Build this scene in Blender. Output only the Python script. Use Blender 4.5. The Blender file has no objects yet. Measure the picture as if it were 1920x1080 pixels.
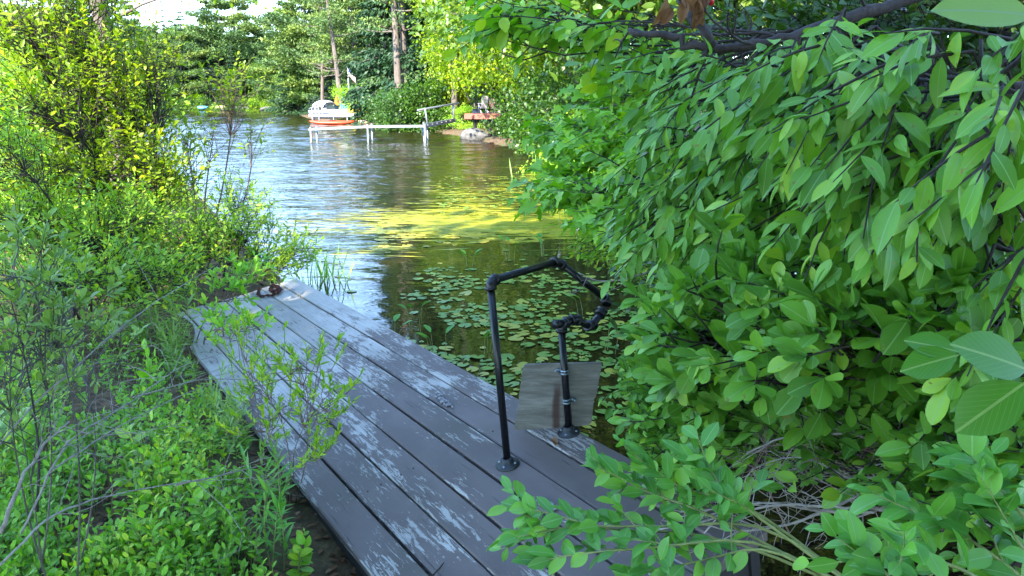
import bpy, math, zlib
import numpy as np
from mathutils import Matrix, Vector

# ------------------------------------------------------------------ camera, sky, sun, exposure
scn = bpy.context.scene
COL = scn.collection
F, HZ, H = 1420.0, 185.0, 1.8
PIT = math.atan((540 - HZ) / F)
CAM = np.array([0, 0, H])
cd = bpy.data.cameras.new('camera'); cam = bpy.data.objects.new('camera', cd); COL.objects.link(cam)
cam.location = CAM; cam.rotation_euler = (math.pi / 2 - PIT, 0, 0)
cd.sensor_width = 36; cd.lens = F / 1920 * 36; cd.clip_start = 0.02; cd.clip_end = 2000
scn.camera = cam
SUN = np.array([-0.30, -0.72, 0.62]); SUN /= np.linalg.norm(SUN)
w = bpy.data.worlds.new('World'); scn.world = w; w.use_nodes = True
nt = w.node_tree; sky = nt.nodes.new('ShaderNodeTexSky'); sky.sky_type = 'NISHITA'; sky.sun_disc = False
sky.sun_elevation = math.asin(SUN[2]); sky.sun_rotation = math.atan2(SUN[0], SUN[1])
sky.air_density = 0.85; sky.dust_density = 0.0; sky.ozone_density = 2.5
bg = nt.nodes['Background']; bg.inputs[1].default_value = 0.15
nt.links.new(sky.outputs[0], bg.inputs[0])
sl = bpy.data.lights.new('sun', 'SUN'); sl.energy = 2.6; sl.angle = math.radians(0.5); sl.color = (1, 0.93, 0.8)
so = bpy.data.objects.new('sun', sl); COL.objects.link(so)
so.rotation_euler = Vector(SUN).to_track_quat('Z', 'Y').to_euler()
scn.view_settings.view_transform = 'Standard'; scn.view_settings.look = 'None'
scn.view_settings.exposure = 3.0; scn.view_settings.gamma = 1
scn.cycles.max_bounces = 8; scn.cycles.transparent_max_bounces = 8
scn.cycles.diffuse_bounces = 4; scn.cycles.glossy_bounces = 4; scn.cycles.use_denoising = True

# ------------------------------------------------------------------ helpers
def ray(x, y):
    a = (x - 960) / F; c = -(y - 540) / F
    return np.array([a, math.cos(PIT) + math.sin(PIT) * c, -math.sin(PIT) + math.cos(PIT) * c])
def at(x, y, Y):            # the world point seen at photo pixel x, y when it stands Y metres ahead
    d = ray(x, y); return CAM + d * (Y / d[1])
def onz(x, y, z=0.0):
    d = ray(x, y); return CAM + d * ((z - H) / d[2])
def unit(v):
    v = np.asarray(v, float); n = np.linalg.norm(v, axis=-1, keepdims=True); return v / np.maximum(n, 1e-9)
def tag(o, label=None, cat=None, group=None, kind=None):
    if label: o['label'] = label
    if cat: o['category'] = cat
    if group: o['group'] = group
    if kind: o['kind'] = kind
    return o
def thing(name, label, cat, loc=(0, 0, 0), rz=0, group=None):
    o = bpy.data.objects.new(name, None); COL.objects.link(o); o.location = loc; o.rotation_euler = (0, 0, rz)
    o.empty_display_size = 0.05
    return tag(o, label, cat, group)
def link(name, me, parent=None):
    o = bpy.data.objects.new(name, me); COL.objects.link(o)
    if parent is not None: o.parent = parent
    return o
def copy_tree(o, parent=None):
    c = o.copy(); COL.objects.link(c)
    if parent is not None: c.parent = parent
    for ch in list(o.children): copy_tree(ch, c)
    return c

class MB:                   # mesh builder: arrays of vertices, faces, uv and a per-face random value
    def __init__(s): s.v = []; s.f = []; s.n = 0; s.smooth = True
    def add(s, V, Fs, uv=None, rnd=None):
        V = np.asarray(V, float).reshape(-1, 3)
        s.v.append(V)
        s.f.append((s.n, Fs, uv, rnd)); s.n += len(V)
    def box(s, c, size, R=None, taper=1.0):
        x, y, z = np.array(size) / 2
        V = np.array([[-x, -y, -z], [x, -y, -z], [x, y, -z], [-x, y, -z], [-x * taper, -y * taper, z], [x * taper, -y * taper, z], [x * taper, y * taper, z], [-x * taper, y * taper, z]])
        if R is not None: V = V @ np.asarray(R).T
        s.add(V + np.array(c), [(0, 3, 2, 1), (4, 5, 6, 7), (0, 1, 5, 4), (1, 2, 6, 5), (2, 3, 7, 6), (3, 0, 4, 7)])
        return s
    def bar(s, a, b, wd, ht, up=(0, 0, 1)):
        a = np.array(a, float); b = np.array(b, float); d = b - a; L = np.linalg.norm(d); d = d / L
        sd = unit(np.cross(d, up)); u = np.cross(sd, d)
        s.box((a + b) / 2, (wd, L, ht), np.stack([sd, d, u], 1)); return s
    def tube(s, pts, r, n=6, cap=True):
        pts = np.asarray(pts, float); k = len(pts); r = np.broadcast_to(np.asarray(r, float), (k,))
        t = np.gradient(pts, axis=0); t = unit(t)
        ref = np.array([0, 0, 1.0]) if abs(t[0][2]) < 0.9 else np.array([1.0, 0, 0])
        a = np.linspace(0, 2 * math.pi, n, endpoint=False); V = np.zeros((k, n, 3))
        u = unit(np.cross(t[0], ref))
        for i in range(k):
            u = unit(u - t[i] * np.dot(u, t[i])); vv = np.cross(t[i], u)
            V[i] = pts[i] + r[i] * (np.cos(a)[:, None] * u + np.sin(a)[:, None] * vv)
        j = np.arange(n); j2 = (j + 1) % n
        Q = np.concatenate([np.stack([i * n + j, i * n + j2, (i + 1) * n + j2, (i + 1) * n + j], 1) for i in range(k - 1)])
        Fs = [Q]
        if cap: Fs = [Q, np.arange(n)[::-1][None], (np.arange(n) + (k - 1) * n)[None]]
        s.add(V.reshape(-1, 3), Fs); return s
    def lathe(s, prof, c, axis=(0, 0, 1), n=16):
        ax = unit(axis); ref = np.array([0, 0, 1.0]) if abs(ax[2]) < .9 else np.array([1.0, 0, 0])
        u = unit(np.cross(ax, ref)); v = np.cross(ax, u); a = np.linspace(0, 2 * math.pi, n, endpoint=False)
        V = [np.array(c) + ax * h + r * (np.cos(t) * u + np.sin(t) * v) for r, h in prof for t in a]
        j = np.arange(n); j2 = (j + 1) % n
        Q = np.concatenate([np.stack([i * n + j, i * n + j2, (i + 1) * n + j2, (i + 1) * n + j], 1) for i in range(len(prof) - 1)])
        s.add(V, [Q]); return s
    def mesh(s, name, mat, smooth=None):
        me = bpy.data.meshes.new(name)
        if not s.v: return me
        V = np.concatenate(s.v); lv = []; tot = []; uvs = []; rn = []; has = False
        for off, Fs, uv, rnd in s.f:
            if isinstance(Fs, list) and len(Fs) and isinstance(Fs[0], tuple):
                g = {}
                for q in Fs: g.setdefault(len(q), []).append(q)
                Fs = [np.array(x) for x in g.values()]
            elif not isinstance(Fs, list): Fs = [Fs]
            for A in Fs:
                A = np.asarray(A); lv.append((A + off).ravel()); tot.append(np.full(len(A), A.shape[1]))
                if uv is not None: uvs.append(np.asarray(uv)[A.ravel()]); has = True
                else: uvs.append(np.zeros((A.size, 2)))
                rn.append(np.zeros(len(A)) if rnd is None else np.resize(rnd, len(A)))
        lv = np.concatenate(lv); tot = np.concatenate(tot); uvs = np.concatenate(uvs); rn = np.concatenate(rn)
        me.vertices.add(len(V)); me.vertices.foreach_set('co', V.ravel().astype(np.float32))
        me.loops.add(len(lv)); me.loops.foreach_set('vertex_index', lv.astype(np.int32))
        me.polygons.add(len(tot)); st = np.concatenate([[0], np.cumsum(tot)[:-1]])
        me.polygons.foreach_set('loop_start', st.astype(np.int32)); me.polygons.foreach_set('loop_total', tot.astype(np.int32))
        me.polygons.foreach_set('use_smooth', np.full(len(tot), s.smooth if smooth is None else smooth))
        if has:
            ul = me.uv_layers.new(name='uv'); ul.data.foreach_set('uv', uvs.ravel().astype(np.float32))
            at_ = me.attributes.new('rnd', 'FLOAT', 'FACE'); at_.data.foreach_set('value', rn.astype(np.float32))
        me.update(calc_edges=True); me.materials.append(mat); return me
    def build(s, name, mat, parent=None, smooth=None):
        return link(name, s.mesh(name, mat, smooth), parent)

# ---------------- leaf templates: rows (t along, half width w), three columns
def tmpl(rows, mid=True):
    V = []; uv = []; Fq = []; Ft = []
    idx = []
    for t, wd in rows:
        if wd == 0: idx.append([len(V)]); V.append((0, t)); uv.append((.5, t))
        elif mid:
            idx.append([len(V), len(V) + 1, len(V) + 2]); V += [(-wd, t), (0, t), (wd, t)]; uv += [(.5 - wd, t), (.5, t), (.5 + wd, t)]
        else:
            idx.append([len(V), len(V) + 1]); V += [(-wd, t), (wd, t)]; uv += [(.5 - wd, t), (.5 + wd, t)]
    for a, b in zip(idx[:-1], idx[1:]):
        if len(a) == 1:
            for i in range(len(b) - 1): Ft.append((a[0], b[i + 1], b[i]))
        elif len(b) == 1:
            for i in range(len(a) - 1): Ft.append((a[i], a[i + 1], b[0]))
        else:
            for i in range(len(a) - 1): Fq.append((a[i], a[i + 1], b[i + 1], b[i]))
    return np.array(V, float), np.array(uv, float), np.array(Fq, int).reshape(-1, 4), np.array(Ft, int).reshape(-1, 3)
T_OVAL = tmpl([(0, .012), (.05, .02), (.09, .11), (.17, .25), (.28, .39), (.42, .48), (.56, .5), (.70, .44), (.82, .32), (.92, .16), (1, 0)])
T_OBOV = tmpl([(0, .012), (.06, .02), (.15, .12), (.3, .27), (.45, .41), (.6, .5), (.74, .49), (.86, .38), (.95, .2), (1, 0)])
T_MID = tmpl([(0, 0), (.3, .42), (.65, .44), (1, 0)])
T_FAR = tmpl([(0, 0), (.5, .5), (1, 0)], mid=False)
T_LANCE = tmpl([(0, 0), (.2, .4), (.45, .5), (.75, .3), (1, 0)])
def maple():
    a = [(0, 0), (.22, -.02), (.42, .08), (.3, .25), (.55, .42), (.3, .5), (.16, .62), (.2, .8), (0, 1.0)]
    V = [(0, .3)] + a + [(-x, y) for x, y in a[-2:0:-1]]
    n = len(V) - 1; V = np.array(V, float)
    uv = V * [1, 1] + [.5, 0]
    return V, uv, np.zeros((0, 4), int), np.array([(0, 1 + i, 1 + (i + 1) % n) for i in range(n)])
T_MAPLE = maple()

class LV:                   # leaves
    def __init__(s): s.a = [[] for _ in range(8)]
    def add(s, P, D, N, L, W, droop=.15, fold=.15, rnd=None, rng=None):
        P = np.atleast_2d(P); n = len(P)
        b = lambda x: np.broadcast_to(np.asarray(x, float), (n,))
        bb = lambda x: np.broadcast_to(np.asarray(x, float), (n, 3))
        for k, x in enumerate((P, bb(D), bb(N), b(L), b(W), b(droop), b(fold), b(rnd if rnd is not None else RNG.random(n)))): s.a[k].append(x)
    def count(s): return sum(len(x) for x in s.a[0])
    def into(s, mb, T):
        if not s.a[0]: return
        P, D, N, L, W, dr, fo, rn = [np.concatenate(x) for x in s.a]
        D = unit(D); X = unit(np.cross(D, N)); N = np.cross(X, D)
        V2, uv, Fq, Ft = T; m = len(V2); n = len(P)
        x = V2[:, 0][None, :, None]; t = V2[:, 1][None, :, None]
        L_ = L[:, None, None]; W_ = W[:, None, None]
        V = P[:, None] + D[:, None] * t * L_ + X[:, None] * x * W_ + N[:, None] * (np.abs(x) * fo[:, None, None] * 2 * W_ - dr[:, None, None] * t * t * L_)
        off = (np.arange(n) * m)
        Fs = []; R = []
        for A in (Fq, Ft):
            if len(A): Fs.append((off[:, None, None] + A[None]).reshape(-1, A.shape[1])); R.append(np.repeat(rn, len(A)))
        UV = np.tile(uv, (n, 1)); base = mb.n; mb.v.append(V.reshape(-1, 3)); mb.n += n * m
        for A, r in zip(Fs, R): mb.f.append((base, A, UV, r))
RNG = np.random.default_rng(7)
def U(a, b, n=None): return RNG.uniform(a, b, n)
def seed(k):
    global RNG
    RNG = np.random.default_rng(zlib.crc32(str(k).encode()))
def curve(p0, p1, bend, n=5):
    t = np.linspace(0, 1, n)[:, None]; p0 = np.asarray(p0, float); p1 = np.asarray(p1, float)
    return p0 * (1 - t) + p1 * t + np.asarray(bend) * (4 * t * (1 - t))

# ------------------------------------------------------------------ materials
def new_mat(name):
    m = bpy.data.materials.new(name); m.use_nodes = True
    return m, m.node_tree.nodes, m.node_tree.links, m.node_tree.nodes['Principled BSDF']
def ramp(N, L, src, stops, interp='LINEAR'):
    r = N.new('ShaderNodeValToRGB'); e = r.color_ramp.elements; r.color_ramp.interpolation = interp
    while len(e) < len(stops): e.new(0.5)
    for k, (p, c) in enumerate(stops): e[k].position = p; e[k].color = (*c, 1)
    L.new(src, r.inputs[0]); return r.outputs[0]
def noise(N, L, scale, detail=4, rough=.6, coord='Object', sc=(1, 1, 1), loc=(0, 0, 0), dist=0):
    tc = N.new('ShaderNodeTexCoord'); mp = N.new('ShaderNodeMapping'); mp.inputs['Scale'].default_value = sc; mp.inputs['Location'].default_value = loc
    L.new(tc.outputs[coord], mp.inputs[0]); t = N.new('ShaderNodeTexNoise'); t.inputs['Scale'].default_value = scale
    t.inputs['Detail'].default_value = detail; t.inputs['Roughness'].default_value = rough; t.inputs['Distortion'].default_value = dist
    L.new(mp.outputs[0], t.inputs[0]); return t.outputs['Fac']
def mathn(N, L, op, a, b=None, c=None, clamp=False):
    m = N.new('ShaderNodeMath'); m.operation = op; m.use_clamp = clamp
    for k, x in enumerate((a, b, c)):
        if x is None: continue
        if isinstance(x, (int, float)): m.inputs[k].default_value = x
        else: L.new(x, m.inputs[k])
    return m.outputs[0]
def mixc(N, L, f, a, b, typ='MIX'):
    m = N.new('ShaderNodeMix'); m.data_type = 'RGBA'; m.blend_type = typ
    for k, x in ((0, f), (6, a), (7, b)):
        if isinstance(x, (int, float)): m.inputs[k].default_value = x
        elif isinstance(x, tuple): m.inputs[k].default_value = (*x, 1)
        else: L.new(x, m.inputs[k])
    return m.outputs[2]
def bump(N, L, B, h, strength=.5, dist=.01):
    b = N.new('ShaderNodeBump'); b.inputs['Strength'].default_value = strength; b.inputs['Distance'].default_value = dist
    L.new(h, b.inputs['Height']); L.new(b.outputs[0], B.inputs['Normal']); return b
def leaf_mat(name, c0, c1, c2=None, vein=None, rough=.42, trans=.35, tcol=None, spots=False, spec=.5):
    m, N, L, B = new_mat(name)
    a = N.new('ShaderNodeAttribute'); a.attribute_name = 'rnd'
    st = [(0, c0), (.75, c1), (1, c2 or c1)]
    col = ramp(N, L, a.outputs['Fac'], st)
    uv = N.new('ShaderNodeUVMap'); sp = N.new('ShaderNodeSeparateXYZ'); L.new(uv.outputs[0], sp.inputs[0])
    if vein:
        d = mathn(N, L, 'ABSOLUTE', mathn(N, L, 'SUBTRACT', sp.outputs[0], .5))
        mid = mathn(N, L, 'LESS_THAN', d, .026)
        # side veins run obliquely out from the midrib
        ph = mathn(N, L, 'SUBTRACT', mathn(N, L, 'MULTIPLY', sp.outputs[1], 9.0), mathn(N, L, 'MULTIPLY', d, 9.0))
        sv = mathn(N, L, 'LESS_THAN', mathn(N, L, 'FRACT', ph), .09)
        f = mathn(N, L, 'MAXIMUM', mathn(N, L, 'MULTIPLY', mid, .75), mathn(N, L, 'MULTIPLY', sv, .22))
        col = mixc(N, L, f, col, vein)
        bump(N, L, B, mathn(N, L, 'SUBTRACT', 1.0, mathn(N, L, 'MAXIMUM', mid, sv)), .35, .001)
    nz = noise(N, L, 9, 3, .6)
    col = mixc(N, L, mathn(N, L, 'MULTIPLY', nz, .55), col, (c0[0] * .6, c0[1] * .6, c0[2] * .6))
    if spots:
        s2 = noise(N, L, 60, 2, .5); col = mixc(N, L, mathn(N, L, 'GREATER_THAN', s2, .70), col, (.20, .22, .03))
    L.new(col, B.inputs['Base Color']); B.inputs['Roughness'].default_value = rough
    B.inputs['Specular IOR Level'].default_value = spec
    tr = N.new('ShaderNodeBsdfTranslucent')
    tc = mixc(N, L, 1.0, col, tcol or (1.5, 1.6, .6), 'MULTIPLY')
    L.new(tc, tr.inputs[0]); mx = N.new('ShaderNodeMixShader'); mx.inputs[0].default_value = trans
    L.new(B.outputs[0], mx.inputs[1]); L.new(tr.outputs[0], mx.inputs[2])
    L.new(mx.outputs[0], N['Material Output'].inputs[0]); return m
def plain(name, c, rough=.6, metal=0, var=.25, scale=6, bmp=0, coord='Object'):
    m, N, L, B = new_mat(name); n = noise(N, L, scale, 5, .6, coord)
    L.new(mixc(N, L, mathn(N, L, 'MULTIPLY', n, 1.0), tuple(x * (1 - var) for x in c), tuple(min(1, x * (1 + var)) for x in c)), B.inputs['Base Color'])
    B.inputs['Roughness'].default_value = rough; B.inputs['Metallic'].default_value = metal
    if bmp: bump(N, L, B, n, .6, bmp)
    return m
def bark_mat(name, c0, c1, scale=12, sz=.25, bmp=.01, lichen=None):
    m, N, L, B = new_mat(name); n = noise(N, L, scale, 6, .7, sc=(1, 1, sz))
    col = ramp(N, L, n, [(.3, c0), (.7, c1)])
    if lichen:
        n2 = noise(N, L, 25, 4, .6); col = mixc(N, L, ramp(N, L, n2, [(.52, (0, 0, 0)), (.6, (1, 1, 1))]), col, lichen)
    L.new(col, B.inputs['Base Color']); B.inputs['Roughness'].default_value = .85; bump(N, L, B, n, .8, bmp); return m

M = {}
M['bigleaf'] = leaf_mat('shrub_leaf', (.07, .21, .02), (.21, .50, .04), (.40, .64, .045), vein=(.30, .52, .20), trans=.24, rough=.42, spec=.45, spots=True)
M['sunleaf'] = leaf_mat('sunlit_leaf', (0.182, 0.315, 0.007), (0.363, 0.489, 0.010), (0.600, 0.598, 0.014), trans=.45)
M['leftleaf'] = leaf_mat('fine_shrub_leaf', (0.182, 0.378, 0.015), (0.364, 0.616, 0.021), (0.667, 0.750, 0.021), vein=(.25, .36, .14), trans=.35)
M['greyleaf'] = leaf_mat('dusty_leaf', (0.159, 0.294, 0.044), (0.290, 0.474, 0.077), (0.422, 0.631, 0.087), vein=(.25, .38, .2), trans=.25)
M['darkleaf'] = leaf_mat('dark_leaf', (0.034, 0.093, 0.007), (0.068, 0.162, 0.010), (0.121, 0.249, 0.014), trans=.25)  # dark bush green, deepened to put shade into the thicket's gaps
M['cover'] = leaf_mat('ground_cover_leaf', (0.151, 0.368, 0.017), (0.299, 0.640, 0.025), (0.597, 0.750, 0.034), vein=(.22, .4, .1), trans=.3)
M['mapleleaf'] = leaf_mat('maple_leaf', (0.133, 0.343, 0.013), (0.265, 0.540, 0.021), (0.529, 0.721, 0.028), trans=.35)
M['sprig'] = leaf_mat('young_leaf', (0.086, 0.294, 0.030), (0.143, 0.418, 0.041), (0.287, 0.575, 0.051), vein=(.3, .5, .2), trans=.22)
M['blotch'] = leaf_mat('blotched_leaf', (0.045, 0.171, 0.008), (0.081, 0.271, 0.010), (0.107, 0.302, 0.014), vein=(.3, .45, .12), trans=.2, spots=True)
M['pine'] = leaf_mat('pine_needles', (0.074, 0.149, 0.042), (0.162, 0.257, 0.054), (0.297, 0.378, 0.060), trans=.15, rough=.6)
M['spruce'] = leaf_mat('spruce_needles', (0.011, 0.030, 0.022), (0.022, 0.051, 0.030), (0.039, 0.072, 0.034), trans=.1, rough=.6)
M['hemlock'] = leaf_mat('hemlock_needles', (0.023, 0.068, 0.025), (0.039, 0.101, 0.029), (0.078, 0.152, 0.033), trans=.15, rough=.6)
M['broad'] = leaf_mat('woodland_leaf', (0.066, 0.149, 0.025), (0.154, 0.265, 0.030), (0.286, 0.356, 0.030), trans=.35)
M['dead'] = leaf_mat('dead_leaf', (.13, .05, .015), (.26, .13, .05), (.4, .26, .13), trans=.15, rough=.7, tcol=(1.2, .8, .4))
M['pad'] = leaf_mat('lily_pad', (.13, .26, .04), (.26, .38, .06), (.50, .42, .05), trans=.05, rough=.4, spec=.35)
M['sunpad'] = leaf_mat('sunlit_pad', (.22, .26, .03), (.46, .40, .04), (.60, .44, .05), trans=.05, rough=.35)  # lily pad colour again, with the bright band's sunlight painted in as gold
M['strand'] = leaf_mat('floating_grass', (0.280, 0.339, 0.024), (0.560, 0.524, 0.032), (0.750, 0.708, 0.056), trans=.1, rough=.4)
M['bark'] = bark_mat('grey_bark', (.05, .042, .035), (.17, .15, .13))
M['pinebark'] = bark_mat('pine_bark', (.07, .055, .045), (.22, .17, .135), 6, .2, .03)
M['darkbark'] = bark_mat('dark_twig', (.018, .014, .012), (.06, .045, .04), 30)
M['lichenbark'] = bark_mat('lichen_branch', (.03, .022, .018), (.09, .07, .06), 30, lichen=(.26, .28, .27))
M['redtwig'] = bark_mat('reddish_twig', (.12, .07, .05), (.28, .19, .15), 30)
M['palebare'] = bark_mat('bare_grey_twig', (.16, .14, .12), (.42, .38, .34), 40)
M['greenstem'] = bark_mat('green_stem', (.18, .22, .06), (.32, .36, .12), 40)

# ------------------------------------------------------------------ lake outline and terrain
LAKE = np.array([(-1.35, 4.9), (-1.9, 6.2), (-2.5, 7.6), (-3.6, 9.6), (-5.6, 13.5), (-9, 20), (-15, 30), (-32, 50), (-75, 85), (-78, 121), (-52, 119), (-30, 119),
                 (-26, 95), (-20, 75), (-14, 60), (-8.5, 50), (-4.2, 43), (-1.6, 35.8), (1.2, 25), (3.0, 17), (3.7, 11), (3.3, 7.5), (2.7, 4.6), (2.3, 2.9), (1.7, 1.9), (0.9, 1.5), (0.45, 2.0), (-.3, 3.2)])
def sdist(x, y):
    P = np.stack([x, y], -1); d = np.full(x.shape, 1e9); ins = np.zeros(x.shape, bool)
    for a, b in zip(LAKE, np.roll(LAKE, -1, 0)):
        e = b - a; w_ = P - a; t = np.clip((w_ @ e) / (e @ e), 0, 1); q = w_ - t[..., None] * e
        d = np.minimum(d, np.hypot(q[..., 0], q[..., 1]))
        c = ((a[1] > y) != (b[1] > y)); 
        with np.errstate(divide='ignore', invalid='ignore'): xi = a[0] + (y - a[1]) * (b[0] - a[0]) / (b[1] - a[1] if b[1] != a[1] else 1e-9)
        ins ^= c & (x < xi)
    return np.where(ins, -d, d)
def hgt(x, y):
    x = np.asarray(x, float); y = np.asarray(y, float); d = sdist(x, y)
    n = .03 * np.sin(x * 2.1 + 1.3 * np.sin(y * 1.7)) + .025 * np.sin(y * 3.3 + x * 1.1) + .012 * np.sin(x * 9 + y * 7)
    land = .09 + .09 * (1 - np.exp(-np.maximum(d, 0) / .8)) + .02 * np.maximum(d, 0) + np.clip((d - 2) * .10, 0, 7) * np.clip((y - 8) / 30, 0, 1) + n * np.clip(d * 2, 0, 1)
    return np.where(d > 0, land, np.maximum(-1.2, .09 + d * .8))
g = np.sinh(np.linspace(-1, 1, 320) * 6.9) / math.sinh(6.9) * 420
gx, gy = np.meshgrid(g, g + 4, indexing='ij'); n_ = len(g)
gv = np.stack([gx, gy, hgt(gx, gy)], -1).reshape(-1, 3)
ii = np.arange(n_ * n_).reshape(n_, n_)
mb = MB(); mb.add(gv, [np.stack([ii[:-1, :-1], ii[1:, :-1], ii[1:, 1:], ii[:-1, 1:]], -1).reshape(-1, 4)])
m, N, L, B = new_mat('forest_soil')
n1 = noise(N, L, 14, 8, .7); n2 = noise(N, L, 1.1, 3, .5)
col = ramp(N, L, n1, [(.32, (.03, .018, .009)), (.48, (.11, .065, .033)), (.6, (.2, .125, .065)), (.72, (.34, .23, .13))])
col = mixc(N, L, ramp(N, L, n2, [(.5, (0, 0, 0)), (.68, (.6, .6, .6))]), col, (.06, .085, .02))
L.new(col, B.inputs['Base Color']); B.inputs['Roughness'].default_value = .95; bump(N, L, B, n1, 1, .03)
M['soil'] = m
tag(mb.build('ground', m), kind='structure')

m, N, L, B = new_mat('lake_water')
geo = N.new('ShaderNodeNewGeometry'); sp = N.new('ShaderNodeSeparateXYZ'); L.new(geo.outputs['Position'], sp.inputs[0])
def mrange(v, a, b, c, d):
    r = N.new('ShaderNodeMapRange'); L.new(v, r.inputs[0])
    for k, x in enumerate((a, b, c, d)): r.inputs[k + 1].default_value = x
    r.interpolation_type = 'SMOOTHSTEP'; return r.outputs[0]
wind = mrange(mathn(N, L, 'SUBTRACT', sp.outputs[1], mathn(N, L, 'MULTIPLY', sp.outputs[0], 1.2)), 5.5, 22, .12, 1.0)
w2 = noise(N, L, 6.0, 3, .55, 'Object', sc=(.6, 1, 1), loc=(3, 7, 0), dist=.3)
bump(N, L, B, mathn(N, L, 'MULTIPLY', w2, wind), 1.0, .02)
B.inputs['Base Color'].default_value = (.017, .012, .005, 1); B.inputs['Roughness'].default_value = .02; B.inputs['IOR'].default_value = 1.33
B.inputs['Specular IOR Level'].default_value = .5
M['water'] = m
# wind waves: a fan of small displaced faces ahead of the bank, calm under the trees, choppy in the open
ys = [2.0]
while ys[-1] < 126: ys.append(ys[-1] + max(.045, .0026 * ys[-1]))
ys = np.array(ys); us = np.linspace(-.95, .50, 560); wy = ys[:, None] + 0 * us; wx = us[None] * (ys[:, None] + 1.0)
wz = np.zeros_like(wx); rw = np.random.default_rng(3); dyl = np.maximum(.045, .0026 * ys)[:, None]
gust = .75 + .35 * np.sin(wx * .23 + 1.2 * np.sin(wy * .11)) * np.sin(wy * .31 + wx * .07)
Am = np.clip((wy - .9 * wx - 5.0) / 22, .03, 1) ** 1.0 * gust * 1.15; Af = np.clip((wy - 20) / 25, 0, 1)
for _ in range(64):
    lam = math.exp(rw.uniform(math.log(.28), math.log(2.6))); th = rw.normal() * .55 + math.pi * 1.46; k = 2 * math.pi / lam
    amp = .0135 * lam / (2 * math.pi) * rw.uniform(.6, 1.4); wl = np.clip(lam / dyl / 4 - .6, 0, 1)
    boost = Am * (1 + .8 * Af * min(1.0, lam))
    wz += amp * wl * boost * np.sin(k * (wx * math.cos(th) + wy * math.sin(th)) + rw.uniform(0, 6.28))
ii = np.arange(wx.size).reshape(wx.shape)
mb = MB(); mb.add(np.stack([wx, wy, wz], -1).reshape(-1, 3), [np.stack([ii[:-1, :-1], ii[:-1, 1:], ii[1:, 1:], ii[1:, :-1]], -1).reshape(-1, 4)])
tag(mb.build('lake_water', m), kind='structure')
mb = MB(); mb.add([(-420, -3, -.06), (420, -3, -.06), (420, 420, -.06), (-420, 420, -.06)], [(0, 1, 2, 3)])
tag(mb.build('deep_water', m), kind='structure')

# ------------------------------------------------------------------ dock
DM = np.array([[0.8243339989391745, -0.5441190535672429, -0.1562303227223371], [0.5402167112192192, 0.8385894921144139, -0.07023936670166406], [0.1692316847175151, -0.026497533097684545, 0.9852200351329569]])
S = .15; DC = np.array([-10.61343182, 0, 10.53588556])
DO = CAM - S * (DM @ DC)
def deck(k, v, z=0.0): return DM @ np.array([-k * S, v * S, z]) + DO      # plank units -> world
dock = thing('wooden_dock', 'weathered wooden dock of wide grey painted boards with flaking paint', 'dock')
dock.matrix_world = Matrix([[*DM[0], DO[0]], [*DM[1], DO[1]], [*DM[2], DO[2]], [0, 0, 0, 1]])
m, N, L, B = new_mat('flaking_deck_paint')
a = N.new('ShaderNodeAttribute'); a.attribute_name = 'rnd'
tc = N.new('ShaderNodeTexCoord'); cx = N.new('ShaderNodeCombineXYZ')
L.new(mathn(N, L, 'MULTIPLY', a.outputs['Fac'], 37.0), cx.inputs[1]); L.new(mathn(N, L, 'MULTIPLY', a.outputs['Fac'], 5.0), cx.inputs[2])
va = N.new('ShaderNodeVectorMath'); L.new(tc.outputs['Object'], va.inputs[0]); L.new(cx.outputs[0], va.inputs[1])
def dn(scale, sc, det=6, ro=.65, dist=0, loc=(0, 0, 0)):
    mp = N.new('ShaderNodeMapping'); mp.inputs['Scale'].default_value = sc; mp.inputs['Location'].default_value = loc; L.new(va.outputs[0], mp.inputs[0])
    t = N.new('ShaderNodeTexNoise'); t.inputs['Scale'].default_value = scale; t.inputs['Detail'].default_value = det; t.inputs['Roughness'].default_value = ro; t.inputs['Distortion'].default_value = dist
    L.new(mp.outputs[0], t.inputs[0]); return t.outputs['Fac']
grain = dn(90, (1, .05, 1), 5, .7, .6); flake = dn(40, (1, .27, 1), 10, .78, .8); big = dn(3.0, (1.6, .8, 1), 3, .55)
so_ = N.new('ShaderNodeSeparateXYZ'); L.new(tc.outputs['Object'], so_.inputs[0])
along = mrange(so_.outputs[1], 2.2, 5.2, -.08, .115)
left_ = mrange(so_.outputs[0], -.3, -.9, -.01, .02)
mask = mathn(N, L, 'ADD', mathn(N, L, 'ADD', mathn(N, L, 'MULTIPLY', flake, .58), mathn(N, L, 'MULTIPLY', grain, .42)), mathn(N, L, 'ADD', mathn(N, L, 'MULTIPLY', mathn(N, L, 'SUBTRACT', big, .5), .52), mathn(N, L, 'ADD', along, mathn(N, L, 'ADD', left_, mrange(mathn(N, L, 'ABSOLUTE', mathn(N, L, 'SUBTRACT', mathn(N, L, 'FRACT', mathn(N, L, 'MULTIPLY', so_.outputs[0], -1 / .15)), .5)), .38, .5, 0, .05)))))
fl = ramp(N, L, mask, [(.515, (0, 0, 0)), (.53, (1, 1, 1))])
paint = mixc(N, L, dn(6, (1, .5, 1), 5), (.115, .090, .080), (.190, .155, .140))
paint = mixc(N, L, ramp(N, L, dn(2.3, (1, 1, 1), 3, .5, 0, (5, 5, 0)), [(.55, (0, 0, 0)), (.75, (.35, .35, .35))]), paint, (.07, .075, .04))
wood = mixc(N, L, grain, (.27, .25, .22), (.64, .61, .55))
chips = ramp(N, L, mathn(N, L, 'ADD', dn(120, (1, .35, 1), 6, .75, .6, (3, 1, 2)), mathn(N, L, 'ADD', mathn(N, L, 'MULTIPLY', mathn(N, L, 'SUBTRACT', big, .5), .35), along)), [(.60, (0, 0, 0)), (.63, (1, 1, 1))])
col = mixc(N, L, mathn(N, L, 'MAXIMUM', fl, chips), paint, wood)
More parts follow.
